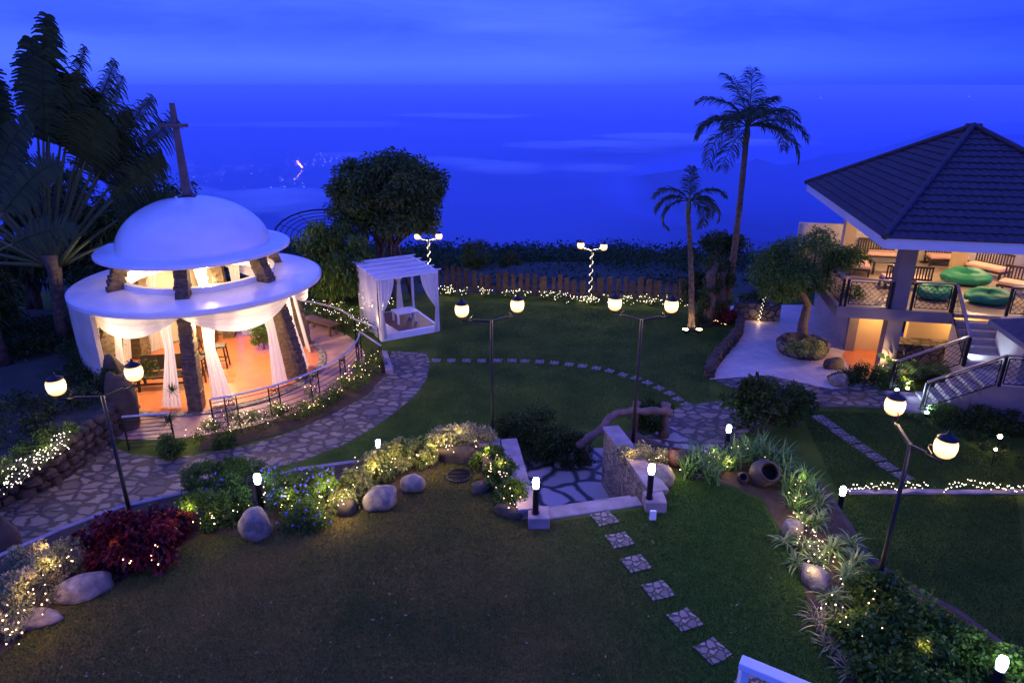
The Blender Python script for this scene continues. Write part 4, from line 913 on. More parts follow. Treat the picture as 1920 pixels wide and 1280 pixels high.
t2 = thing("traveller_palm", (-16.6, 18.6, .8), "second traveller palm cut by the left picture edge with broad untorn leaves", "palm tree")
MB().tube([Vector((-15.9, 19.6, .8)), Vector((-16.0, 19.6, 2.2)), Vector((-16.1, 19.6, 3.8))], [.22, .18, .2], 12).build("trunk", m_palmbark, t2, smooth=True)
for i, (a, lp, lb, tr) in enumerate(((-25, 2.6, 2.6, .1), (-5, 2.8, 2.8, .1), (9, 2.7, 2.9, .1), (22, 2.4, 2.8, .1), (36, 2.2, 2.6, .2), (58, 1.6, 2.2, .3))):
    fan_leaf((-16.1, 19.6, 3.9), rad(a), lp, lb, .60, t2, 0.0, tr, lean=.04 * (i % 2), bend=.6, rot=.2)

# ================================================================== TREES
def tree(name, base, cc, rr, k, n, size, mat_, label, cat="tree", stems=4, cr=.75, aspect=.34, droop=.45, tr=.10, spread=.4, grp=None, flat=.75):
    t = thing(name, base, label, cat, grp); base = Vector(base); cl = clumps(cc, rr, k)
    mb = MB()
    for s_ in range(stems):
        q = Vector(cl[int(k * (s_ + .5) / stems)]); b = base + Vector((R(-spread, spread) * (stems > 1), R(-spread, spread) * .5 * (stems > 1), 0)); mid = b.lerp(Vector(cc), .55) + Vector((R(-.3, .3), R(-.2, .2), 0))
        mb.tube([b, b.lerp(mid, .5) + Vector((R(-.08, .08), 0, 0)), mid, mid.lerp(q, .6), q], [tr * 1.2, tr * .9, tr * .75, tr * .45, tr * .2], 7)
        for z in range(5):
            q2 = Vector(random.choice(cl)); mb.tube([mid, mid.lerp(q2, .5) + Vector((0, 0, .15)), q2], [tr * .5, tr * .3, tr * .12], 5)
    mb.build("trunk", m_bark, t, smooth=True)
    foliage("crown", cl, cr, n, size, mat_, t, aspect=aspect, droop=droop, flat=flat)
    return t
tree("mango_tree", (-5.2, 29, 0), (-5.35, 29, 4.45), (2.3, 1.9, 1.85), 120, 330, .21, m_lf_mango, "broad dense mango tree standing behind the white cabana", stems=6, tr=.11, spread=.8, cr=.58, droop=.22)
tree("leafy_tree", (-7.5, 26.6, 0), (-7.1, 26.6, 2.25), (1.2, .9, 1.8), 46, 400, .17, m_lf_mid, "smaller bright green tree left of the mango tree above the terrace railing", stems=2, cr=.5, tr=.07, spread=.2)
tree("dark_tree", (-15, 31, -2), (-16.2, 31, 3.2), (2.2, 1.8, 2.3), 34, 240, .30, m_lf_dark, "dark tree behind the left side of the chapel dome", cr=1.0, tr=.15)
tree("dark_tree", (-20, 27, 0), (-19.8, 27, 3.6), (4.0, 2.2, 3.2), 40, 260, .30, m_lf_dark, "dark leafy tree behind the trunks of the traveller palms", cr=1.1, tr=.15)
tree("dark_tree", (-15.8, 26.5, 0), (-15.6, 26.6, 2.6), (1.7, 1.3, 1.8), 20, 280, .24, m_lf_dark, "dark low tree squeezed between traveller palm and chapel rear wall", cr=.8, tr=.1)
tree("leafy_tree", (-19.3, 19.5, .8), (-17.2, 20.6, 2.5), (1.3, 1.0, 1.5), 16, 200, .28, m_lf_dark, "dark drooping shrub tree at the left picture edge under the palm fans", stems=2, cr=.7, tr=.06)
pt = P(1502, 660, 0); tree("patio_tree", (pt.x, pt.y, .35), (pt.x - .25, pt.y + .1, 2.95), (1.95, 1.35, 1.35), 52, 380, .13, m_lf_mid, "round crowned tree growing from the circular stone planter on the patio", stems=1, tr=.19, cr=.47, aspect=.3, droop=.3)
# planter ring
mb = MB(); mb.lathe([(.001, .0), (.78, .0), (.90, .18), (.92, .40), (.84, .48), (.74, .46), (.70, .36), (.001, .36)], (pt.x, pt.y - .05, 0), 22)
mb.v = [(x + .05 * mnoise.noise(Vector((x * 2, y * 2, z * 3))), y + .05 * mnoise.noise(Vector((x * 2 + 5, y * 2, z * 3))), z) for x, y, z in mb.v]
tag(mb.build("round_planter", m_rockwall, origin=(pt.x, pt.y, 0), smooth=True), "round grey stone planter around the patio tree", "planter")
def shrub(px, py, z, rr, k, n, size, mat_, label, name="shrub", cr=.22, aspect=.45, droop=.1, grp=None, zc=None, cat=None, flat=.8, dy=0.0):
    p = P(px, py, z); p.y += dy; c = (p.x, p.y, z + (zc if zc is not None else rr[2] * .75)); t = thing(name, (p.x, p.y, z), label, cat or name.replace("_", " "), grp)
    cl = clumps(c, rr, k); mb = MB()
    for q in cl[::3]: mb.tube([(p.x + R(-.1, .1) * rr[0], p.y + R(-.1, .1) * rr[1], z), ((p.x + q[0]) / 2, (p.y + q[1]) / 2, (z + q[2]) / 2 + .05), tuple(q)], [.014, .010, .005], 4)
    mb.build("stems", m_bark, t); foliage("leaves", cl, cr, n, size, mat_, t, aspect=aspect, droop=droop, flat=flat)
    return t, cl
shrub(1502, 672, 0, (.72, .70, .16), 26, 260, .075, m_lf_var, "low yellow green ground cover filling the round planter", "planter_shrub", cr=.16, zc=.46)

# arched trellis behind the chapel
at_ = thing("arched_trellis", (-9.3, 30, 0), "arched black metal trellis seen beyond the right rim of the chapel roof", "trellis")
mb = MB()
for k in range(9):
    r_ = .25 + k * .19; c = Vector((-8.3, 30, 2.55)); mb.tube([c + Vector((-r_ * 1.35 * math.cos(x), 0, r_ * .75 * math.sin(x))) for x in [i * math.pi / 14 for i in range(15)]], .018 if k < 8 else .035, 5)
mb.bar((-10.7, 30, 0), (-10.7, 30, 2.6), .07); mb.bar((-5.9, 30, 0), (-5.9, 30, 2.6), .07)
for a in (30, 60, 90, 120, 150): mb.bar(Vector((-8.3, 30, 2.55)), Vector((-8.3 - 2.4 * math.cos(rad(a)), 30, 2.55 + 1.35 * math.sin(rad(a)))), .02)
mb.build("arch_bars", m_metal_blk, at_)

# ================================================================== PAVILION
PO = Vector((10.7, 21.2, 0)); PA = rad(-12); E1 = Vector((math.cos(PA), math.sin(PA), 0)); E2 = Vector((-math.sin(PA), math.cos(PA), 0))
def Q(u, v, z=0.0): return PO + E1 * u + E2 * v + Vector((0, 0, z))
ZD = 2.2
pv = thing("pavilion", PO, "two level open pavilion with dark tiled hip roof, raised deck and tan lower walls", "pavilion")
def pbox(u0, u1, v0, v1, z0, z1, name, m, parent=None, bevel=0):
    mb = MB(); mb.prism([Q(u0, v0)[:2], Q(u1, v0)[:2], Q(u1, v1)[:2], Q(u0, v1)[:2]], z0, z1); return mb.build(name, m, parent or pv, bevel=bevel)
pbox(0, 9.5, 0, 7.6, ZD - .12, ZD, "deck_floor", tilemat("deck_tile", (.42, .31, .22), (.38, .28, .20), .5, (.30, .22, .16), .35, rot=PA))
mbd = MB(); mbd.prism([Q(-.03, -.04)[:2], Q(3.45, -.04)[:2], Q(3.45, .2)[:2], Q(-.03, .2)[:2]], ZD - .34, ZD + .02); mbd.prism([Q(-.03, .2)[:2], Q(.2, .2)[:2], Q(.2, 7.6)[:2], Q(-.03, 7.6)[:2]], ZD - .34, ZD + .02)
mbd.build("deck_edge", m_greyp, pv)
pbox(1.0, 1.25, 2.0, 7.6, 0, ZD - .13, "lower_wall", m_taupe); pbox(.97, 1.28, 1.9, 2.12, 0, ZD - .13, "corner_pilaster", m_greyp)
pbox(1.28, 2.5, 2.05, 2.3, 0, ZD - .13, "lower_wall", m_tan); pbox(2.5, 2.75, 2.6, 2.8, 0, ZD - .13, "lower_wall", m_greyp); pbox(2.75, 6.2, 1.5, 1.75, 0, ZD - .13, "lower_wall", m_tan)
pbox(2.2, 4.1, .72, 1.45, 0, .82, "rock_plinth", m_rockwall)
# parapet
pbox(-.1, 9.5, 7.45, 7.62, ZD - .3, ZD + 1.38, "parapet", m_cream2)
pbox(.0, .16, 7.0, 7.45, ZD - .1, ZD + 1.36, "parapet", m_cream2)
EZ = 4.6
for u, v, w in ((1.86, .35, .46), (1.25, 5.0, .40), (5.6, 5.9, .44), (5.9, .4, .46)):
    pbox(u - w / 2, u + w / 2, v - w / 2, v + w / 2, (0 if v < 1 else ZD), EZ - .12, "column", m_greyp if v < 1 else m_tan)
u0, v0, u1, v1 = .71, -1.08, 8.9, 11.1
zA = EZ; zT = 7.57; uc, vc = (u0 + u1) / 2 - .1, (v0 + v1) / 2
# soffit and fascia
pbox(u0 + .06, u1 - .06, v0 + .06, v1 - .06, EZ - .16, EZ - .10, "soffit", m_fascia)
mb = MB()
for a, b in (((u0, v0), (u1, v0)), ((u1, v0), (u1, v1)), ((u1, v1), (u0, v1)), ((u0, v1), (u0, v0))):
    mb.bar(Q(*a, EZ - .01), Q(*b, EZ - .01), .06, .34)
mb.build("fascia", m_fascia, pv)
# tiled slopes with real course steps and rolls
def slope(a, b, name):
    """tiled roof face from eave a-b (world) up to the apex"""
    ap = Q(uc, vc, zT); a = Vector(a); b = Vector(b); n = 17; W_ = (b - a).length; up = (ap - (a + b) / 2); nn = (b - a).cross(up).normalized()
    if nn.z < 0: nn = -nn
    mb = MB(); e = (b - a).normalized(); ha = (a + b) / 2; s0 = (ap - a).dot(e); L_ = (ap - a - e * s0); H_ = L_.length; ld = L_.normalized()
    for i in range(n):
        t0, t1 = i / n, (i + 1) / n; l0 = s0 * t0; r0_ = W_ + (s0 - W_) * t0; l1 = s0 * t1; r1_ = W_ + (s0 - W_) * t1; m = max(2, int((r0_ - l0) / .065)); vs = []
        for k in range(m + 1):
            f = k / m; x0 = l0 + (r0_ - l0) * f; x1 = min(max(x0, l1), r1_); rl = .018 * math.sin(x0 / .26 * 2 * math.pi)
            rl += R(-.004, .004)
            base0 = a + e * x0 + ld * (H_ * t0); top1 = a + e * x1 + ld * (H_ * t1)
            vs += [base0 + nn * (.005 + rl * .0), base0 + nn * (.055 + rl), top1 + nn * (.012 + rl)]
        mb.add(vs, [(3 * k, 3 * k + 3, 3 * k + 4, 3 * k + 1) for k in range(m)] + [(3 * k + 1, 3 * k + 4, 3 * k + 5, 3 * k + 2) for k in range(m)])
    return mb.build(name, m_tile_roof, pv)
cs = [Q(u0 - .08, v0 - .08, EZ + .14), Q(u1 + .08, v0 - .08, EZ + .14), Q(u1 + .08, v1 + .08, EZ + .14), Q(u0 - .08, v1 + .08, EZ + .14)]
for i in range(4): slope(cs[i], cs[(i + 1) % 4], "roof_slope")
mb = MB(); apx = Q(uc, vc, zT + .05)
for c in cs:
    pts = [c.lerp(apx, i / 34) + Vector((0, 0, .05 + (.02 if i % 2 else 0))) for i in range(35)]; mb.tube(pts, [.085 if i % 2 else .105 for i in range(35)], 8)
mb.tube([apx + E1 * -.25, apx + E1 * .25], .12, 8); mb.build("ridge_tiles", m_tile_roof, pv, smooth=True)
# deck lamps
for u, v in ((3.0, 2.4), (3.2, 5.2), (6.8, 2.8), (6.6, 5.8)):
    c = Q(u, v, EZ - .2); mb = MB(); mb.lathe([(.001, 0), (.09, 0), (.09, .035), (.001, .035)], c, 16); o = mb.build("ceiling_lamp", m_bulb_sconce, pv); lamp("ceiling_light", c - Vector((0, 0, .08)), 190, (1.0, .66, .36), pv, .09)
c = Q(2.1, 1.1, ZD - .4); lamp("under_deck_lamp", Q(1.9, 1.35, 1.75), 110, WARM, pv, .06); MB().ball(Q(1.9, 1.35, 1.80), .04, 10, 6).build("under_deck_bulb", m_bulb_sconce, pv)
c = Q(4.4, .9, 1.7); lamp("under_deck_lamp", c, 70, WARM, pv, .06)

def lattice_rail(pts, label, name="deck_railing", h=.95, cat="railing", parent=None, zs=None, step=.115, sub=1):
    """railing of posts, handrail and crossing diagonal bars between consecutive points (points carry their floor height)"""
    t = thing(name, pts[0], label, cat); mbr = MB()
    for i in range(len(pts) - 1): mbr.bar(pts[i] + Vector((0, 0, h)), pts[i + 1] + Vector((0, 0, h)), .075, .045)
    mbr.build("top_rail", mat("rail_wood_" + name, (.34, .24, .19), .35, var=.3, coat=.3), t)
    for p in pts: MB().box((p.x, p.y, p.z + h / 2 - .01), (.07, .07, h - .03), PA).build("post", m_metal_blk, t)
    for i in range(len(pts) - 1):
        a, b = pts[i], pts[i + 1]; L_ = (Vector(b[:2]) - Vector(a[:2])).length; d = (b - a) / L_; mb = MB(); z0, z1 = .10, h - .10; hh = z1 - z0; lo, hi = .09, L_ - .09
        for z in (z0, z1): mb.bar(a + d * lo + Vector((0, 0, z)), a + d * hi + Vector((0, 0, z)), .025)
        for x in (lo, hi): mb.bar(a + d * x + Vector((0, 0, z0)), a + d * x + Vector((0, 0, z1)), .025)
        for s_ in (-1, 1):
            x = lo - hh
            while x < hi + (hh if s_ < 0 else 0):
                x0, x1 = x, x + hh; za, zb = z0, z1
                if s_ < 0: za, zb = z1, z0
                if x0 < lo: za += (zb - za) * (lo - x0) / (x1 - x0); x0 = lo
                if x1 > hi:
                    tt = (hi - x) / hh; zb = (z0 if s_ > 0 else z1) + ((z1 - z0) if s_ > 0 else (z0 - z1)) * tt; x1 = hi
                if x1 > x0 + .01: mb.bar(a + d * x0 + Vector((0, 0, za)), a + d * x1 + Vector((0, 0, zb)), .011)
                x += step * 1.5
        mb.build("lattice_panel", m_metal_blk, t)
    return t
lattice_rail([Q(.08, 7.0, ZD), Q(.08, 4.6, ZD), Q(.08, 2.3, ZD), Q(.08, .08, ZD)], "lattice railing along the left side of the raised deck")
lattice_rail([Q(.22, .08, ZD), Q(1.55, .08, ZD)], "lattice railing on the deck front left of the big column")
lattice_rail([Q(2.2, .08, ZD), Q(3.35, .08, ZD)], "lattice railing on the deck front between the big column and the stairs")
lattice_rail([Q(4.95, .08, ZD), Q(6.6, .08, ZD)], "lattice railing on the deck front right of the stairs")
# stairs
sr = thing("deck_stairs", Q(3.4, -1.5), "wide grey stairs descending from the deck to a lit landing", "stairs")
ZL = 1.05
for i in range(6):
    zt = ZD - (i + 1) * (ZD - ZL) / 7; pbox(3.42, 5.0, -.06 - .27 * (i + 1), -.06 - .27 * i - .002, 0, zt, "step", m_taupe, sr, bevel=.012)
pbox(3.42, 5.8, -3.0, -1.685, 0, ZL, "landing", m_taupe, sr, bevel=.012)
# lower flight going left
for i in range(5):
    zt = ZL - (i + 1) * ZL / 6; pbox(3.42 - .25 * (i + 1), 3.42 - .25 * i - .002, -3.0, -1.75, 0, zt, "step", m_conc, sr, bevel=.012)
pbox(1.35, 2.165, -3.05, -1.7, 0, .10, "step", m_conc, sr, bevel=.012)
lattice_rail([Q(3.36, .0, ZD), Q(3.36, -1.65, ZL)], "sloping lattice railing beside the upper stair flight", "stair_railing")
lattice_rail([Q(3.30, -1.72, ZL + .05), Q(1.45, -1.72, .12)], "sloping lattice railing on the far side of the lower stair flight", "stair_railing")
lattice_rail([Q(1.95, -3.0, .05), Q(3.75, -3.05, ZL), Q(5.0, -3.05, ZL)], "sloping lattice railing on the near side of the lower stair flight", "stair_railing")

# furniture on the deck
def daybed(px, py, rz, w, label, d=.72, seat=True):
    p = P(px, py, ZD); t = thing("wooden_daybed", (p.x, p.y, ZD + .002), label, "daybed", "slatted wooden lounge seats on the raised deck", 0); x, y, z = p.x, p.y, ZD + .002; a = rad(rz); ca, sa = math.cos(a), math.sin(a)
    W_ = lambda u, v, h: Vector((x + u * ca - v * sa, y + u * sa + v * ca, z + h))
    mb = MB(); mb.box(W_(0, 0, .26), (w, d, .07), a); mb.build("frame", m_wood_dk, t, bevel=.008)
    MB().box(W_(0, -.02, .365), (w - .06, d - .06, .13), a).build("cushion", m_cushion, t, bevel=.035)
    for i in (-1, 1):
        for j in (-1, 1): MB().box(W_(i * (w / 2 - .05), j * (d / 2 - .05), .11), (.07, .07, .22), a).build("leg", m_wood_dk, t)
    mb = MB(); yb = d / 2 - .03
    mb.box(W_(0, yb, .86), (w, .05, .07), a); mb.box(W_(0, yb, .42), (w, .04, .05), a); n = max(6, int(w / .10))
    for k in range(n + 1): mb.box(W_(-w / 2 + .03 + (w - .06) * k / n, yb, .62), (.045, .03, .42), a)
    mb.build("backrest", m_wood_dk, t)
daybed(1642, 490, -12, 1.45, "slatted lounge seat with pink cushion by the rear parapet, left of the column")
daybed(1772, 497, -12, 1.45, "slatted lounge seat with pink cushion by the rear parapet beside the globe stand")
daybed(1608, 512, 68, 1.2, "lounge seat turned sideways at the left end of the deck beside the low dark table")
daybed(1693, 540, 168, 1.5, "lounge seat with its slatted back towards the stairs behind the big column")
daybed(1848, 517, -62, 1.35, "lounge seat with tilted dark back right of the upper green bean bag")
daybed(1912, 552, -50, 1.35, "lounge seat at the right picture edge behind the front bean bag")
pc = P(1655, 512, ZD); tt = thing("coffee_table", (pc.x, pc.y, ZD), "low dark coffee table between the lounge seats", "table")
MB().box((pc.x, pc.y, ZD + .50), (1.0, .65, .05), PA).build("table_top", mat("table_dark", (.05, .045, .06), .3), tt, bevel=.008)
for i in (-1, 1):
    for j in (-1, 1): q = pc + E1 * i * .44 + E2 * j * .27; MB().box((q.x, q.y, ZD + .24), (.07, .07, .476), PA).build("leg", m_wood_dk, tt)
def bean(px, py, rx, ry, h, label, a=0):
    p = P(px, py, ZD); mb = MB(); n, m = 36, 14; vs = []
    for i in range(m + 1):
        ph = math.pi * i / m
        for k in range(n):
            t = 2 * math.pi * k / n; rr_ = math.sin(ph) ** .62 * (1 + .16 * mnoise.noise(Vector((math.cos(t) * 2, math.sin(t) * 2, ph * 2 + px))) + .035 * math.sin(t * 7) * math.sin(ph) ** 2); z = h * .5 * (1 - math.copysign(abs(math.cos(ph)) ** .8, math.cos(ph))) * (1 + .16 * math.cos(t - 1.2) + .10 * mnoise.noise(Vector((math.cos(t) * 1.5, math.sin(t) * 1.5, ph * 2 + px)))) - (.09 * h * max(0, -math.cos(ph)) ** 6)
            x, y = rx * rr_ * math.cos(t), ry * rr_ * math.sin(t); vs.append((p.x + x * math.cos(a) - y * math.sin(a), p.y + x * math.sin(a) + y * math.cos(a), ZD + .005 + z))
    mb.add(vs, [(i * n + k, i * n + (k + 1) % n, (i + 1) * n + (k + 1) % n, (i + 1) * n + k)[::-1] for i in range(m) for k in range(n)])
    tag(mb.build("bean_bag", m_bean, origin=p, smooth=True), label, "bean bag", "green bean bags on the raised deck")
bean(1808, 532, .80, .58, .52, "large round green bean bag farthest back on the deck", rad(-12))
bean(1850, 568, .72, .50, .46, "flattened green bean bag at the top of the stairs", rad(-10))
bean(1752, 560, .62, .45, .50, "green bean bag seen through the front deck railing")
pgs = P(1732, 492, ZD); gs = thing("globe_stand", (pgs.x, pgs.y, ZD), "small black wire globe on a stand by the rear parapet", "globe stand")
mb = MB(); c = Vector((pgs.x, pgs.y, ZD + .95))
for k in range(5):
    a = k * math.pi / 5; mb.tube([c + Vector((.20 * math.cos(x) * math.cos(a), .20 * math.cos(x) * math.sin(a), .20 * math.sin(x))) for x in [i * math.pi / 9 for i in range(19)]], .010, 4, False)
mb.tube([c + Vector((.20 * math.cos(x), .20 * math.sin(x), 0)) for x in [i * math.pi / 9 for i in range(19)]], .012, 4, False); mb.build("wire_globe", m_metal_blk, gs)
MB().lathe([(.001, 0), (.16, 0), (.16, .03), (.02, .06), (.02, .70), (.04, .75), (.001, .75)], (pgs.x, pgs.y, ZD), 12).build("stand", m_metal_blk, gs)

# spotlights around the stairs
def spotfix(p, aim, pw, colr, m_, label, ang=75):
    t = thing("ground_spotlight", p, label, "spotlight"); MB().lathe([(.001, 0), (.045, 0), (.05, .05), (.075, .10), (.001, .10)], p, 14).build("housing", m_metal_blk, t)
    MB().ball(Vector(p) + Vector((0, 0, .125)), .055, 10, 8, .6).build("lens", m_, t); lamp("spot", Vector(p) + Vector((0, 0, .21)), pw, colr, t, .04, ang, aim)
a = Q(2.22, -.25, .0); spotfix(a, Vector((-.7, .1, .5)), 420, WARM, m_spot_lens, "warm spotlight at the foot of the big pavilion column", 100)
a = Q(2.05, -1.45, 0); spotfix(a, Vector((-.1, .25, 1)), 130, WARM2, m_spot_lens, "warm spotlight under the broad leaved plant beside the stairs", 100)
a = Q(3.52, -1.55, ZL); spotfix(a, Vector((.6, .2, .5)), 90, COOL, m_spot_cool, "white spotlight at the bottom of the upper stair flight", 120)
a = Q(1.60, -1.9, .1); spotfix(a, Vector((.4, -.5, .35)), 90, COOL, m_spot_cool, "white spotlight at the post of the far stair railing", 130)
a = Q(2.05, -3.18, 0); spotfix(a, Vector((.3, -.25, .6)), 70, COOL, m_spot_cool, "white spotlight in the leafy clump at the near stair railing", 130)

# neighbouring roof corner and wall
nb = thing("gate_lodge", (15, 16.5, 0), "edge of a dark tiled roof and taupe wall cut by the right picture edge", "building")
rc = D(1856, 598, 17.0); mb = MB(); zz = rc.z; d1 = Vector((-.19, -.98, 0)); d2 = Vector((.98, -.19, 0))
r_pts = [rc, rc + d1 * 6, rc + d1 * 6 + d2 * 6, rc + d2 * 6]; apn = rc + d1 * 3 + d2 * 3 + Vector((0, 0, 1.35))
mb.add([*r_pts, apn], [(0, 1, 4), (1, 2, 4), (2, 3, 4), (3, 0, 4)]); mb.build("roof", m_tile_roof, nb, solid=.04)
mb = MB()
for i in range(4): mb.bar(r_pts[i] - Vector((0, 0, .07)), r_pts[(i + 1) % 4] - Vector((0, 0, .07)), .05, .12)
mb.build("fascia", m_greyp, nb)
wq = P(1887, 775, 0); mb = MB(); mb.prism([(wq.x, wq.y), (wq.x + 4, wq.y - .6), (wq.x + 4.2, wq.y + 2), (wq.x + .3, wq.y + 1.6)], 0, 2.45); mb.build("wall", m_taupe, nb)

# ================================================================== PLANTS
def blades(name, p, n, L_, w, mat_, label, cat, grp=None, el=(35, 85), droop=1.3, rad_=.06, parent=None, seg=6):
    t = thing(name, p, label, cat, grp); cur = []
    for i in range(n):
        az = R(0, 2 * math.pi); e = rad(R(*el)); l_ = L_ * R(.65, 1.15); q = np.array([p[0] + R(-rad_, rad_), p[1] + R(-rad_, rad_), p[2]]); pts = [q.copy()]; dh = np.array([math.cos(az), math.sin(az), 0]); dr = droop * R(.5, 1.3)
        for k in range(seg): e -= dr / seg * (k + 1) / seg * 1.6; q = q + (dh * math.cos(e) + np.array([0, 0, math.sin(e)])) * (l_ / seg); pts.append(q.copy())
        wd = [w * x for x in np.interp(np.linspace(0, 1, seg + 1), [0, .3, .8, 1], [.7, 1, .7, .08])]
        cur.append((np.array(pts), wd, np.tile([-math.sin(az), math.cos(az), 0], (seg + 1, 1)), R(0, 1)))
    strips("leaves", cur, mat_, t); return t

# left bed, from the left edge to the steps
LB = []   # places where fairy lights hang: (px, py, z, spread px x, spread px y)
for (x, y, rr, lab) in ((20, 1180, (.40, .35, .34), "pale lit shrub at the far lower left corner of the bed"), (62, 1130, (.42, .35, .38), "pale lit shrub between the two long left boulders"), (112, 1085, (.40, .32, .42), "pale blooming shrub left of the red leaved shrub"), (60, 1070, (.34, .26, .30), "grey green sprawling shrub at the yard edge on the far left")):
    shrub(x, y, Z1, rr, 16, 190, .055, m_lf_pale, lab, "flowering_shrub", cr=.15)
shrub(250, 1052, Z1, (.72, .42, .50), 40, 150, .115, m_lf_red, "dark red leaved shrub in front of the left lamp post", "red_shrub", cr=.2, aspect=.55, droop=.3)
shrub(318, 1010, Z1, (.36, .30, .36), 14, 150, .11, m_lf_red, "smaller dark red shrub leaning against the large red one", "red_shrub", cr=.18, aspect=.55, droop=.3)
for (x, y, rr, lab) in ((385, 985, (.42, .30, .40), "lit green shrub right of the red leaved shrubs"), (440, 975, (.36, .3, .34), "lit green shrub left of the tall rounded boulder"), (395, 915, (.50, .40, .34), "dark green hedge shrub beside the flagstone yard"), (450, 905, (.42, .40, .32), "dark green hedge shrub behind the left bollard")):
    shrub(x, y, Z1, rr, 18, 230, .06, m_lf_hedge, lab, "hedge_shrub", cr=.17)
def flowers(px, py, rr, label, nf=40):
    t, cl = shrub(px, py, Z1, rr, 22, 200, .055, m_lf_mid, label, "plumbago_shrub", cr=.18, cat="flowering shrub")
    c = cl[rng.integers(0, len(cl), nf)] + rng.normal(size=(nf, 3)) * [.12, .12, .05] + [0, -.05, .13]; c = np.repeat(c, 7, 0); ax = nrm(rng.normal(size=c.shape) + [0, -.3, .6])
    arrays("blossoms", leaf_quads(c, ax, .035, .028, .0), 4, m_flower_blue, t, tint=rng.uniform(0, 1, len(c)))
flowers(540, 950, (.50, .36, .50), "blue flowered shrub right of the left bollard")
flowers(598, 935, (.45, .34, .44), "blue flowered shrub next to the variegated shrubs")
flowers(575, 985, (.42, .24, .30), "low blue flowered shrub at the lawn edge right of the tall boulder", 26)
flowers(428, 935, (.30, .24, .34), "small blue flowered shrub left of the left bollard", 16)
for (x, y, rr, lab) in ((665, 925, (.34, .28, .30), "variegated shrub left of the large round boulder"), (700, 895, (.40, .30, .36), "variegated shrub above the large round boulder"), (745, 880, (.36, .28, .38), "variegated shrub above the smaller round boulder"), (792, 868, (.34, .26, .34), "variegated shrub left of the broad dark boulder"), (648, 950, (.22, .18, .2), "small variegated shrub at the lawn edge under the blue flowers")):
    shrub(x, y, Z1, rr, 16, 230, .075, m_lf_var, lab, "variegated_shrub", cr=.15, aspect=.42, droop=.25)
for (x, y, rr, lab) in ((835, 850, (.32, .24, .38), "lit shrub right of the variegated shrubs on the bed edge"), (872, 842, (.34, .24, .40), "lit shrub on the bed edge above the broad dark boulder"), (905, 845, (.26, .22, .30), "lit shrub at the corner of the left stair wall")):
    shrub(x, y, Z1, rr, 15, 220, .06, m_lf_pale, lab, "flowering_shrub", cr=.15)
for (x, y, rr, lab) in ((918, 875, (.30, .28, .30), "lit green bush by the foot of the left steps lamp post"), (942, 905, (.34, .30, .30), "lit green bush in the middle of the bed beside the left stair wall"), (962, 945, (.30, .28, .28), "lit green bush at the lawn corner beside the left pillar")):
    shrub(x, y, Z1, rr, 16, 220, .07, m_lf_hedge, lab, "hedge_shrub", cr=.15, droop=.3)
# dark bushes behind the stair
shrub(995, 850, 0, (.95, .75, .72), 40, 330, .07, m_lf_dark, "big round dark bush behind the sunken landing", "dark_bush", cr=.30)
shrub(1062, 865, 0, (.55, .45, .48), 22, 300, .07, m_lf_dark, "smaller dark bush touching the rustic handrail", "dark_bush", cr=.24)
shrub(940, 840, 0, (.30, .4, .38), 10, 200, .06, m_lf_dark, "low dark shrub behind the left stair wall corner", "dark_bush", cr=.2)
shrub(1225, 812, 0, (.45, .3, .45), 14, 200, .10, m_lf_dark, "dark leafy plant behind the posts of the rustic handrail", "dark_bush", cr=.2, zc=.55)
# right of the steps
shrub(1188, 868, Z1, (.32, .28, .28), 18, 190, .06, m_lf_pale, "pale lit bush on the right stair wall beside the lamp post", "flowering_shrub", cr=.15)
shrub(1232, 872, Z1, (.28, .24, .20), 12, 180, .05, m_lf_pale, "low pale lit bush between stair wall and clay urn", "flowering_shrub", cr=.13)
pb_ = P(1420, 815, 0); shrub(1420, 815, 0, (1.05, .7, .85), 30, 150, .16, m_lf_dark, "large dark leafy shrub spreading over the flagstone walk", "dark_bush", cr=.26, aspect=.35, droop=.0, zc=.95)
shrub(1478, 795, 0, (.5, .5, .6), 12, 150, .15, m_lf_dark, "dark leafy shrub at the right end of the flagstone walk", "dark_bush", cr=.24, aspect=.35, zc=.7)
gp_ = [(1290, 895, 26, .55), (1318, 885, 28, .60), (1352, 880, 28, .55), (1335, 905, 24, .5), (1375, 880, 26, .5), (1408, 872, 30, .62), (1440, 880, 30, .60), (1465, 900, 26, .55), (1478, 925, 26, .5), (1490, 955, 22, .45), (1300, 870, 20, .5), (1425, 860, 24, .6), (1505, 915, 26, .5), (1520, 940, 24, .46), (1462, 872, 26, .55), (1385, 862, 24, .5)]
GL = ["beside the flat brown stone", "in front of the bollard left side", "directly below the bollard", "leaning over the lawn edge left of the jar", "between bollard and clay jar", "behind the mouth of the clay jar", "behind the right side of the clay jar", "right of the clay jar", "at the bend of the bed right of the jar", "nearest to the striped lilies", "behind the clay urn", "farthest back behind the clay jar", "on the outer edge beyond the bed bend", "just before the first striped lily", "on the outer edge right of the clay jar", "on the outer edge right of the bollard"]
for i, (x, y, n, l_) in enumerate(gp_): q = P(x, y, Z1); blades("grass_plant", (q.x, q.y, Z1), n * 2, l_ * 1.1, .030, m_lf_grass, "clump of long green blades " + GL[i], "grass plant", "grass plants behind the clay jar", el=(55, 88), droop=.9, rad_=.14)
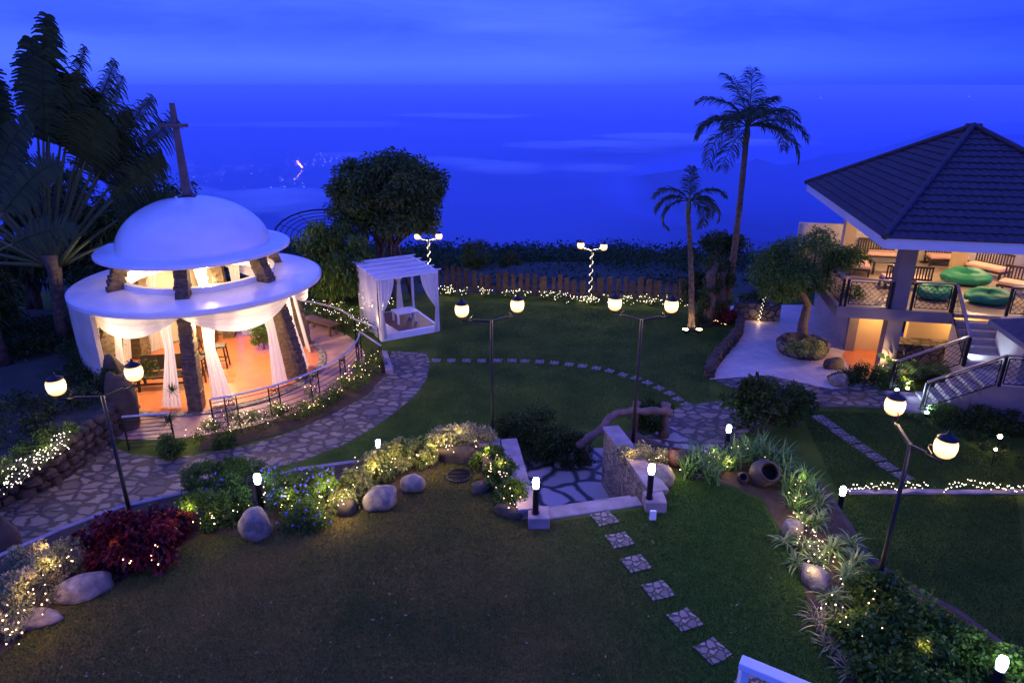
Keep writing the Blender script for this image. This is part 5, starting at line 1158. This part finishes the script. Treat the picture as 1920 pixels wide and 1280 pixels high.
ll = [(1530, 985, 55, .42, "beside the bollard at the start of the fairy light row"), (1560, 1035, 55, .40, "right of the blue lit boulder"), (1585, 1085, 60, .42, "by the foot of the right lamp post"), (1505, 1030, 40, .34, "below the blue lit boulder"), (1470, 1020, 36, .32, "left of the blue lit boulder on the lawn edge"), (1555, 1125, 50, .38, "below the tall pinkish boulder"), (1530, 1060, 40, .34, "between the two boulders of the right bed"), (1605, 1055, 40, .34, "on the outer coping near the right lamp post"), (1535, 950, 44, .40, "right of the last long green grass clump"), (1508, 985, 40, .34, "between the blue lit boulder and the bollard"), (1590, 1025, 44, .38, "on the outer edge halfway between bollard and lamp post"), (1490, 1060, 34, .30, "on the lawn edge left of the tall pinkish boulder"), (1580, 1130, 40, .34, "under the left edge of the dark green bushes")]
for x, y, n, l_, lab in ll: q = P(x, y, Z1); blades("striped_lily", (q.x, q.y, Z1 + .03), n, l_, .028, m_lf_lily, "rosette of striped arching leaves " + lab, "lily plant", "striped lilies in the right bed", el=(15, 80), droop=1.5)
for x, y, lab in ((1535, 1165, "upper tuft of pale dry grass at the lower right bed edge"), (1562, 1215, "middle tuft of pale dry grass at the lower right bed edge"), (1600, 1262, "lowest tuft of pale dry grass at the lower right bed edge")): q = P(x, y, Z1); blades("dry_grass_tuft", (q.x, q.y, Z1), 70, .36, .02, m_lf_pale, lab, "grass tuft", None, el=(10, 80), droop=1.4, rad_=.12)
for (x, y, rr, k, lab) in ((1640, 1150, (.42, .36, .36), 24, "dark green bush just below the right lamp post"), (1700, 1200, (.50, .40, .40), 30, "large dark green bush in the middle of the lower right bed"), (1620, 1220, (.36, .34, .30), 20, "dark green bush above the dry grass tufts"), (1790, 1235, (.45, .36, .34), 24, "green bush between the large bush and the corner bollard"), (1740, 1280, (.5, .4, .34), 26, "dark green bush cut by the lower picture edge"), (1875, 1290, (.40, .34, .30), 20, "bright lit bush around the corner bollard"), (1665, 1285, (.40, .34, .30), 18, "low dark bush at the bottom of the right bed")):
    shrub(x, y, Z1, rr, k, 200, .085, m_lf_hedge, lab, "broad_leaf_bush", cr=.19, aspect=.6, droop=.2)

# hedge strips made of one hedge thing each
def hedge(name, pts, w, h, mat_, label, z=0, n=150, size=.055, per=3.2, cat="hedge", cr=.17, zj=.12):
    pts = [Vector(p) for p in pts]; cl = []
    for i in range(len(pts) - 1):
        a, b = pts[i], pts[i + 1]; d = (b - a); L_ = d.length
        if L_ < 1e-3: continue
        nn = Vector((-d.y, d.x, 0)).normalized()
        for k in range(max(1, int(L_ * per * w / .3))): q = a.lerp(b, R(0, 1)) + nn * R(-w / 2, w / 2); cl.append((q.x, q.y, z + R(.25, 1) * h - .03))
    o = foliage(name, np.array(cl), cr, n, size, mat_, None, flat=.8); o.location = (0, 0, 0)
    return tag(o, label, cat), np.array(cl)
_, hA = hedge("low_hedge", arcp(5.38, -72, 4, 0, 30), .62, .62, m_lf_hedge, "lit low hedge following the outside of the curved chapel railing", per=7, n=170, cr=.19)
tag(MB().sheet([q[:2] for q in arcp(4.97, -72, 4, 0, 24)] + [q[:2] for q in arcp(5.85, -72, 4, 0, 24)[::-1]], .014).build("hedge_soil", m_soil), kind='structure')
_, hB = hedge("terrace_hedge", arcp(5.35, 30, 66, 0, 20), .8, .95, m_lf_hedge, "lit bushy hedge behind the wooden bench and rear terrace railing", n=150, size=.085, cr=.24, per=4)
fpts = [D(x, 560, float(fence_y(x)) - .55) for x in (822, 920, 1000, 1060, 1106, 1206, 1290)]; fpts = [Vector((p.x, p.y, 0)) for p in fpts]
_, hC = hedge("fence_hedge", fpts, .55, .34, m_lf_hedge, "long low hedge full of fairy lights at the foot of the palisade fence", n=110, size=.06, per=4.2)
_, hD = hedge("bank_shrubs", [P(-60, 930, .85), P(20, 890, .85), P(70, 850, .85), P(120, 810, .85)], .9, .25, m_lf_hedge, "lit ground cover shrubs along the top of the dark retaining wall", z=.85, n=120, size=.07, per=4)
_, hE = hedge("bank_foliage", [P(-40, 840, .95), P(60, 780, .95), P(120, 740, .95), P(180, 720, .95), P(215, 690, .95)], 2.4, .45, m_lf_dark, "dark leafy growth covering the raised bank around the left lamp lanterns", z=.85, n=70, size=.11, per=1.6, cr=.3, cat="shrubs")
shrub(215, 730, .9, (.40, .35, .45), 14, 180, .09, m_lf_dark, "dark climbing plant on the rock beside the chapel entrance", "climbing_plant", cr=.2)
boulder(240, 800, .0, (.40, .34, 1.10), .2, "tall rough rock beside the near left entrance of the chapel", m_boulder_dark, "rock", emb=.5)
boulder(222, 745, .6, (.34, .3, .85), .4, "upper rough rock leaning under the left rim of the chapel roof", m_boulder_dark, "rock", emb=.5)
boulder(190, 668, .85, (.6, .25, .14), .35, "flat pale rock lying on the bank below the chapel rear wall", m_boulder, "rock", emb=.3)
hedge("bank_undergrowth", [(-12.3, 18.2, .8), (-13.3, 19.2, .8), (-14.1, 20.6, .8), (-14.3, 22.2, .8)], .7, .75, m_lf_dark, "dark undergrowth against the outside of the chapel rear wall", z=.82, n=150, size=.10, per=3.2, cr=.28, cat="shrubs")
hedge("palm_undergrowth", [(-21, 22.5, .8), (-18, 21.5, .8), (-15.5, 22.3, .8), (-14.6, 20.2, .8)], 3.2, .5, m_lf_dark, "dark ground cover around the feet of the traveller palms", z=.82, n=110, size=.13, per=1.7, cr=.4, cat="shrubs")
q = P(322, 818, 0); blades("spiky_plant", (q.x, q.y, .45), 60, .34, .022, m_lf_dark, "tall spiky dracaena plant in front of the chapel's front pier", "spiky plant", None, el=(-25, 85), droop=.4)
q2 = P(340, 790, .1); blades("spiky_plant", (q2.x - .1, q2.y, 1.05), 50, .30, .020, m_lf_dark, "upper spiky dracaena head beside the chapel's front pier", "spiky plant", None, el=(-30, 85), droop=.4)
shrub(323, 852, 0, (.30, .26, .30), 12, 200, .075, m_lf_mid, "small lit shrub at the left end of the curved railing", "railing_shrub", cr=.16)
shrub(420, 838, 0, (.3, .2, .22), 10, 190, .06, m_lf_hedge, "small lit shrub at the near end of the railing hedge", "railing_shrub", cr=.14)
q = P(144, 640, .9); blades("agave_plant", (q.x, q.y, .85), 7, .95, .13, m_lf_mid, "agave with one tall pointed leaf in front of the traveller palm", "agave", None, el=(62, 88), droop=.15)
shrub(495, 655, .06, (.34, .3, .62), 18, 260, .06, m_lf_mid, "leafy upright shrub growing inside the chapel near the right piers", "indoor_shrub", cr=.2, zc=.65)
tb2 = P(700, 585, 0); shrub(700, 596, 0, (.35, .3, .55), 12, 180, .08, m_lf_red, "reddish leaved shrub between rear railing and cabana", "red_shrub", cr=.18, zc=.6)
shrub(640, 560, 0, (1.3, .8, .75), 36, 260, .10, m_lf_hedge, "wide green shrub mass between the chapel terrace and the cabana", "green_shrub", cr=.32)
shrub(600, 545, 0, (1.4, .8, .9), 30, 220, .12, m_lf_dark, "dark shrub mass behind the rear terrace hedge", "dark_bush", cr=.4)
shrub(890, 535, 0, (.75, .5, .75), 20, 260, .09, m_lf_dark, "dark round shrub rising behind the left part of the palisade fence", "dark_bush", cr=.3, zc=.95, dy=1.6)
shrub(955, 535, 0, (.5, .4, .5), 12, 220, .09, m_lf_dark, "smaller dark shrub behind the palisade fence", "dark_bush", cr=.25, zc=.75, dy=1.4)
# growth around the palms
for i, (x, y, hh, lab) in enumerate(((1325, 610, 2.6, "thick vine covered trunk just right of the small palm"), (1346, 600, 2.3, "leaning vine covered trunk nearer the tall palm"))):
    b = P(x, y, 0); t = thing("vine_trunk", b, lab, "tree trunk"); MB().tube([b, b + Vector((.05, 0, hh * .4)), b + Vector((-.05, 0, hh * .8)), b + Vector((.12, 0, hh))], [.26, .20, .18, .12], 10).build("trunk", m_bark, t, smooth=True)
    cl = np.array([(b.x + R(-.3, .3), b.y + R(-.25, .25), R(.2, hh + .2)) for _ in range(26)]); foliage("vines", cl, .22, 90, .10, m_lf_dark, t, aspect=.5, droop=.6)
shrub(1345, 560, 0, (.9, .6, .5), 22, 150, .13, m_lf_dark, "dark crown of leaves above the vine covered trunks", "dark_bush", cr=.35, zc=2.5)
shrub(1345, 606, 0, (.8, .45, .34), 22, 200, .09, m_lf_red, "reddish ground plants under the vine covered trunks", "red_shrub", cr=.2)
shrub(1300, 590, 0, (.45, .35, .8), 14, 130, .14, m_lf_dark, "dark leafy plant climbing the small palm trunk", "climbing_plant", cr=.25, zc=1.1)
# stone planter box at the patio back
p = P(1422, 602, 0); pbx = thing("stone_planter_box", (p.x, p.y + .3, 0), "rectangular stone planter box at the back of the patio", "planter")
MB().box((p.x, p.y + .35, .36), (1.75, .7, .72), PA).build("planter_wall", m_rockwall, pbx)
_, hF = hedge("planter_hedge", [Vector((p.x - .8, p.y + .5, .7)), Vector((p.x + .8, p.y + .2, .7))], .5, .4, m_lf_dark, "dark plants growing in the rectangular patio planter", z=.7, n=160, size=.08, cr=.22, per=5)
# plants beside the stairs
def fern(p, n, L_, label):
    t = thing("fern_plant", p, label, "fern")
    for i in range(n): frond(Vector(p) + Vector((0, 0, .1)), R(0, 6.28), rad(R(45, 78)), L_ * R(.8, 1.15), .17, m_lf_grass, t, n=22, droop=1.2, hang_=.25, up0=.15)
a = Q(2.75, -.55, 0); fern(a, 14, 1.05, "large green fern lit from below beside the lower stairs")
a = Q(1.95, -1.0, 0); t = thing("broad_leaf_plant", a, "bright green plant with broad oval leaves at the foot of the stairs", "plant"); c = np.repeat(np.array([[a.x, a.y, .55]]), 22, 0) + rng.normal(size=(22, 3)) * [.22, .2, .25]; ax = rng.normal(size=(22, 3)) + [0, -.2, .5]
arrays("leaves", leaf_quads(c, ax, .42, .2, .25), 4, m_lf_grass, t, tint=rng.uniform(0, 1, 22)); mb = MB()
for i in range(22): mb.tube([Vector(a) + Vector((R(-.05, .05), R(-.05, .05), 0)), Vector(c[i])], [.012, .007], 4)
mb.build("stems", m_lf_mid, t)
for u, v, rr, lab, mm in ((1.0, -.9, (.65, .45, .30), "low dark shrub row in front of the lower pavilion", m_lf_dark), (.35, -1.1, (.4, .3, .2), "low dark shrub beside the pale patio boulder", m_lf_dark), (1.65, -1.25, (.4, .3, .28), "low shrub next to the first post of the stair railing", m_lf_hedge), (2.45, -3.3, (.36, .3, .26), "brightly lit leafy clump below the near stair railing", m_lf_hedge), (3.1, -3.5, (.6, .35, .36), "dark bush under the near stair railing", m_lf_dark), (4.0, -3.7, (.6, .4, .36), "dark bush against the stair landing wall", m_lf_dark), (4.7, -4.1, (.55, .4, .3), "dark bush near the gate lodge wall", m_lf_dark), (3.0, -.2, (.55, .35, .3), "small ferny shrub against the rock plinth", m_lf_hedge)):
    q = Q(u, v); t = thing("stair_shrub", q, lab, "shrub"); cl = clumps((q.x, q.y, rr[2] * .8), rr, 18); mb = MB()
    for w in cl[::3]: mb.tube([q, Vector(w)], [.012, .006], 4)
    mb.build("stems", m_bark, t); foliage("leaves", cl, .2, 170, .075, mm, t, aspect=.4)
_, hG = hedge("border_plants", [P(1712, 770, 0), P(1790, 800, 0), P(1860, 835, 0), P(1940, 880, 0)], 1.0, .2, m_lf_dark, "low dark border plants sloping along the right edge of the lawn", n=90, size=.08, per=2.2, cat="plants")

# ================================================================== FAIRY LIGHTS
bulb_me = {}
def bulb_mesh(r, m):
    k = (round(r, 4), m.name)
    if k not in bulb_me:
        mb = MB(); mb.ball((0, 0, 0), r, 6, 4); me = bpy.data.meshes.new("bulb"); me.from_pydata(mb.v, [], mb.f); me.materials.append(m); bulb_me[k] = me
    return bulb_me[k]
def fairy(pts, m, r_in, label, nl=0, pw=1.0, lz=0.0, colr=WARM, wire=True):
    r = r_in * .78; pts = [Vector(p) for p in pts]; o0 = Vector(pts[0]); t = thing("fairy_lights", o0, label, "fairy lights")
    for p in pts[:100]:
        o = bpy.data.objects.new("bulb", bulb_mesh(r * random.choice((.7, .9, 1, 1.25)), m)); col.objects.link(o); o.parent = t; o.location = p - o0
    if len(pts) > 100:
        mb = MB()
        for p in pts[100:]: mb.ball(p, r, 6, 4)
        tag(mb.build("bulb_run", m, t), kind="stuff")
    if wire and len(pts) > 2:
        rest = sorted(pts, key=lambda p: p.x + p.y * .3); mb = MB()
        for i in range(len(rest) - 1):
            if (rest[i + 1] - rest[i]).length < 1.6: mb.tube([rest[i] - Vector((0, 0, r)), (rest[i] + rest[i + 1]) / 2 - Vector((0, 0, .05)), rest[i + 1] - Vector((0, 0, r))], .004, 3, False)
        if mb.v: mb.build("wire", m_wire, t)
    if nl:
        idx = np.linspace(0, len(pts) - 1, nl).astype(int); srt = sorted(pts, key=lambda p: p.x)
        for i in idx:
            q = srt[i] + Vector((0, -.05, .04 + lz)); lamp("fairy_glow", q, pw * 2.3, colr, t, .05)
    return t
def onclumps(cl, n, up=.14, jit=.14, front=.05):
    c = np.asarray(cl)[rng.integers(0, len(cl), n)] + rng.normal(size=(n, 3)) * [jit, jit, .05]; c[:, 2] += up; c[:, 1] -= front; return c
def around(spots, n, sx, sy, z0, z1):
    o = []
    for _ in range(n):
        x, y = random.choice(spots); x += random.gauss(0, sx); y += random.gauss(0, sy)
        if not (1385 < x < 1475 and 868 < y < 930): o.append(P(x, y, Z1 + R(z0, z1)))
    return o
fairy([P(x + R(-9, 9), y + R(-18, 22), 1.1) for x, y in [(t * 130 / 115, 905 - t * 85 / 115 * 1.0) for t in range(0, 115)]], m_bulb_white, .013, "dense white fairy lights on the bank above the dark retaining wall", 6, 2.2, .15, WARM2)
fairy(onclumps(hA, 125, .13, .12), m_bulb_warm, .013, "fairy lights strung through the low hedge outside the curved railing", 12, 1.6, .12)
fairy(onclumps(hB, 110, .16, .20, .12), m_bulb_white, .015, "fairy lights in the bushy hedge behind the terrace bench", 6, 2.0, .15)
fairy(onclumps(hC, 250, .10, .12, .10), m_bulb_white, .016, "fairy lights scattered along the fence hedge", 14, 1.5, .15)
fairy(around([(20, 1150), (60, 1100), (105, 1060), (130, 1040), (15, 1190), (75, 1125)], 46, 14, 10, .2, .5), m_bulb_warm, .013, "fairy lights in the pale shrubs at the lower left corner", 5, 2.6, .10)
fairy(around([(300, 1025), (285, 1035), (240, 1045), (310, 1000)], 13, 10, 10, .25, .5), m_bulb_warm, .012, "few fairy lights among the red leaves", 1, .35, .1)
fairy(around([(380, 965), (420, 955), (450, 965), (540, 950), (600, 940), (560, 905), (500, 925)], 55, 18, 12, .2, .5), m_bulb_warm, .012, "fairy lights through the green and blue flowered shrubs on the left", 6, 2.6, .12, (1, .8, .4))
fairy(around([(655, 915), (690, 880), (730, 865), (780, 855), (640, 925)], 42, 14, 10, .25, .5), m_bulb_warm, .012, "fairy lights in the variegated shrubs above the round boulders", 6, 3.6, .12, (1, .78, .36))
fairy(around([(830, 835), (865, 825), (895, 830), (850, 845)], 30, 10, 7, .25, .5), m_bulb_warm, .012, "fairy lights in the shrubs above the broad dark boulder", 4, 2.8, .12, (1, .74, .34))
fairy(around([(920, 865), (940, 895), (955, 925), (965, 945), (930, 880)], 34, 10, 10, .3, .5), m_bulb_warm, .012, "fairy lights in the bushes beside the left stair wall", 3, 2.4, .12)
fairy(around([(1185, 850), (1225, 855), (1240, 862)], 14, 9, 5, .2, .35), m_bulb_warm, .012, "fairy lights in the pale bushes by the right stair wall", 2, 2.4, .12)
fairy(around([(1300, 870), (1340, 862), (1372, 850), (1405, 842), (1450, 855), (1482, 900), (1485, 930), (1365, 868)], 50, 12, 9, .05, .3), m_bulb_warm, .013, "fairy lights between the long bladed grass plants", 6, 3.0, .12, (1, .76, .34))
fairy(around([(1495, 975), (1520, 1000), (1535, 1030), (1520, 1055), (1560, 1080), (1500, 1000), (1545, 1045)], 46, 12, 12, .1, .3), m_bulb_warm, .012, "fairy lights among the striped lilies", 5, 2.4, .12, (1, .78, .40))
fairy(around([(1640, 1120), (1680, 1150), (1740, 1190), (1600, 1180), (1700, 1230), (1560, 1140), (1660, 1200)], 30, 18, 18, .3, .55), m_bulb_warm, .012, "scattered fairy lights in the lower right bushes", 4, 1.6, .1)
rp = []
for i in range(100):
    x = 1590 + i * 3.4; 
    if 1742 < x < 1768: continue
    y = 915 - 5 * math.sin((x - 1590) / 34.0) - (9 if 1690 < x < 1740 or 1780 < x < 1830 else 0); rp.append(P(x, y + R(-7, 7), .12 + R(0, .12)))
fairy(rp, m_bulb_white, .016, "row of fairy lights along the low edging across the right lawn", 7, .8, .1)
curb_wall("low_edging", [P(x, 924, 0) for x in range(1590, 1985, 24)], .16, 0, .07, m_conc, "low pale stone edging under the fairy light row on the right lawn", "kerb", .08)
hedge("edging_plants", [P(1592, 917, 0), P(1745, 915, 0)], .25, .16, m_lf_hedge, "thin row of plants under the left part of the right fairy light row", n=60, size=.05, per=6, cr=.1)
hedge("edging_plants", [P(1775, 912, 0), P(1960, 917, 0)], .25, .16, m_lf_hedge, "thin row of plants under the right part of the right fairy light row", n=60, size=.05, per=6, cr=.1)
for t_, top, base in wraps:
    L_ = (top - base).length; pts = []
    for i in range(66):
        u = i / 65; a = u * 40; pts.append(base.lerp(top, u) + Vector((.065 * math.cos(a), .065 * math.sin(a), 0)))
    for s_ in (-1, 1):
        for i in range(7): pts.append(top + Vector((s_ * (.06 + i * .045), R(-.03, .03), .03 + .012 * i + R(-.02, .02))))
    fairy(pts, m_bulb_white, .016, "fairy lights wound round the lamp post " + ("behind the cabana" if top.x < 0 else "at the palisade fence"), 2, 1.0, 0, wire=False)
pq = P(1424, 603, 0); pts = [Vector((pq.x - .06 + .12 * (i / 15) + .03 * (-1) ** i, pq.y - .08, .05 + 1.25 * i / 15)) for i in range(16)]; fairy(pts, m_bulb_white, .018, "short vertical fairy light string on the stone planter box", 1, 1.5)
fairy([P(1322 + i * 5 + R(-2, 2), 598 + i * 1.1 + R(-2, 2), .25) for i in range(9)], m_bulb_warm, .015, "few amber fairy lights in the ground plants near the palms", 1, 1.2)
cbp = [cA + e1 * R(.05, .5) - e2 * .12 + Vector((0, 0, R(1.2, 1.7))) for _ in range(8)] + [cA.lerp(cD, R(.1, .8)) - e1 * .12 + Vector((0, 0, R(1.1, 1.7))) for _ in range(10)]
fairy(cbp, m_bulb_white, .013, "few fairy lights shining on the left curtain of the cabana", 0)
# small garden lamps on the far right
for x, y, s_, lab in ((1875, 818, .055, "small round warm garden lamp on the dark border at the right edge"), (1867, 842, .035, "tiny warm garden lamp below the larger one at the right edge")):
    c = P(x, y, .45); t = thing("path_lamp", (c.x, c.y, 0), lab, "garden lamp"); MB().tube([(c.x, c.y, 0), (c.x, c.y, .40)], .015, 6).build("stake", m_metal_blk, t); MB().ball(c, s_, 12, 8).build("glass", m_bulb_sconce, t, smooth=True); lamp("path_glow", c + Vector((0, 0, .1)), 2.5, WARM, t, .05)

# ================================================================== GRASS BLADES
def grass(name, poly_px, z, n, l_, mat_):
    pts = np.array([P(x, y, z)[:2] for x, y in poly_px]); lo, hi = pts.min(0), pts.max(0); out_ = []
    m = 0
    while m < n:
        q = rng.uniform(lo, hi, (n * 2, 2)); x, y = q[:, 0], q[:, 1]; ins = np.zeros(len(q), bool); j = len(pts) - 1
        for i in range(len(pts)):
            xi, yi, xj, yj = *pts[i], *pts[j]; c = ((yi > y) != (yj > y)) & (x < (xj - xi) * (y - yi) / (yj - yi + 1e-9) + xi); ins ^= c; j = i
        q = q[ins]; out_.append(q); m += len(q)
    q = np.concatenate(out_)[:n]; c = np.concatenate([q, np.full((n, 1), z)], 1); a = rng.uniform(0, 6.283, n); ww = np.stack([np.cos(a), np.sin(a), np.zeros(n)], 1) * .006
    tip = c + rng.normal(size=(n, 3)) * [l_ * .5, l_ * .5, 0]; tip[:, 2] = z + l_ * rng.uniform(.5, 1.2, n)
    tint = np.clip(.36 - .09 * np.clip(q[:, 0] - .5, -1.5, 3) + .16 * np.sin(q[:, 0] * 1.3 + np.sin(q[:, 1] * .9)) + rng.normal(0, .22, n), 0, 1)
    return tag(arrays(name, np.stack([c - ww, c + ww, tip], 1), 3, mat_, tint=tint), kind="stuff")
grass("grass", [(-200, 1350), (60, 1190), (215, 1085), (380, 1010), (560, 990), (640, 955), (700, 945), (770, 915), (800, 885), (840, 862), (890, 862), (910, 900), (945, 940), (1000, 985), (1230, 950), (1260, 900), (1370, 915), (1430, 940), (1500, 1090), (1540, 1200), (1620, 1350)], Z1, 190000, .035, m_blades)
m_blades2 = leafmat("grass_blade_green", (.028, .070, .006), (.14, .165, .018), trans=.2, rough=.8)
grass("grass", [(830, 565), (1280, 585), (1380, 640), (1330, 690), (1330, 750), (1280, 760), (1100, 800), (960, 820), (800, 825), (600, 860), (700, 805), (790, 740), (815, 680), (830, 620)], 0, 90000, .045, m_blades2)
grass("grass", [(1500, 770), (1700, 775), (1900, 880), (1960, 1400), (1700, 1090), (1600, 1020), (1560, 900)], 0, 60000, .045, m_blades2)

# fallen leaves
n_ = 420; qx = rng.uniform(0, 1, n_); fl_ = []
for i in range(n_):
    x, y, z = (R(60, 1550), R(960, 1290), Z1) if i % 3 else (R(830, 1330), R(590, 800), 0)
    if z > 0 and y < 1230 - (x - 60) * .24 and x < 900: y = R(1230 - (x - 60) * .24, 1290)
    if z > 0 and x > 1450: continue
    q = P(x, y, z); fl_.append((q.x, q.y, z + .035))
fl_ = np.array(fl_); ax = rng.normal(size=fl_.shape); ax[:, 2] *= .15
tag(arrays("fallen_leaves", leaf_quads(fl_, ax, rng.uniform(.03, .08, len(fl_)), .025, .0), 4, leafmat("dry_leaf", (.18, .08, .02), (.45, .30, .12), trans=.1), tint=rng.uniform(0, 1, len(fl_))), kind="stuff")

# ================================================================== MIST AND HAZE
def volbox(name, lo, hi, dens, colr, emis=None):
    mb = MB(); mb.box([(a + b) / 2 for a, b in zip(lo, hi)], [b - a for a, b in zip(lo, hi)])
    m = bpy.data.materials.new(name); m.use_nodes = True; t = m.node_tree; t.nodes.clear(); o = t.nodes.new("ShaderNodeOutputMaterial"); v = t.nodes.new("ShaderNodeVolumePrincipled")
    v.inputs["Density"].default_value = dens; v.inputs["Color"].default_value = (*colr, 1); v.inputs["Anisotropy"].default_value = 0.0; t.links.new(v.outputs[0], o.inputs["Volume"])
    return mb, m
mm, mv = volbox("hill_mist", (0, 0, 0), (1, 1, 1), 1.3e-3, (.34, .47, 1.0)); mm = MB(); mm.ball((0, 0, 0), 1, 36, 16); mm.v = [(3900 + v[0] * 3600, 2700 + v[1] * 1000, -380 + v[2] * 300) for v in mm.v]
tag(mm.build("mist_bank", mv, smooth=True), kind="stuff")
mb, mh = volbox("haze", (-78000, -30, -618), (78000, 78000, 14), 4.5e-5, (.76, .87, 1.0))
mf, mfm = volbox("valley_fog", (-77000, 700, -616), (77000, 77000, -562), 6.0e-3, (.34, .47, 1.0)); tag(mf.build("valley_fog", mfm), kind="stuff")
for i, (x, y, a, b_, c_, dn, k_) in enumerate(((430, 362, 260, 200, 26, 5e-3, 5), (545, 400, 200, 130, 22, 5e-3, 4), (740, 300, 420, 260, 24, 3e-3, 4), (1000, 312, 330, 220, 26, 4e-3, 4), (1110, 272, 420, 280, 26, 4e-3, 4), (1290, 262, 520, 330, 26, 5e-3, 4), (940, 217, 800, 450, 28, 4e-3, 3), (380, 235, 1800, 900, 30, 2e-3, 3))):
    q0 = P(x, y, -480)
    for k in range(k_):
        q = q0 + Vector((R(-1.5, 1.5) * a, R(-.8, .8) * b_, R(-20, 20))); sc_ = R(.5, 1.2); mm, mv = volbox("mist_bank", (0, 0, 0), (1, 1, 1), dn * R(.25, .75), (.80, .88, 1.0)); mm = MB(); mm.ball((0, 0, 0), 1, 32, 14); o_ = R(0, 50)
        mm.v = [(q.x + v[0] * a * sc_ * (1 + .5 * mnoise.noise(Vector((v[0] * 2 + o_, v[1] * 2, 0)))), q.y + v[1] * b_ * sc_ * (1 + .5 * mnoise.noise(Vector((v[1] * 2 + o_, v[0] * 2, 5)))), q.z + v[2] * c_ * sc_) for v in mm.v]
        tag(mm.build("mist_bank", mv, smooth=True), kind="stuff")
HAZE = True
if HAZE: tag(mb.build("haze", mh), kind="stuff")
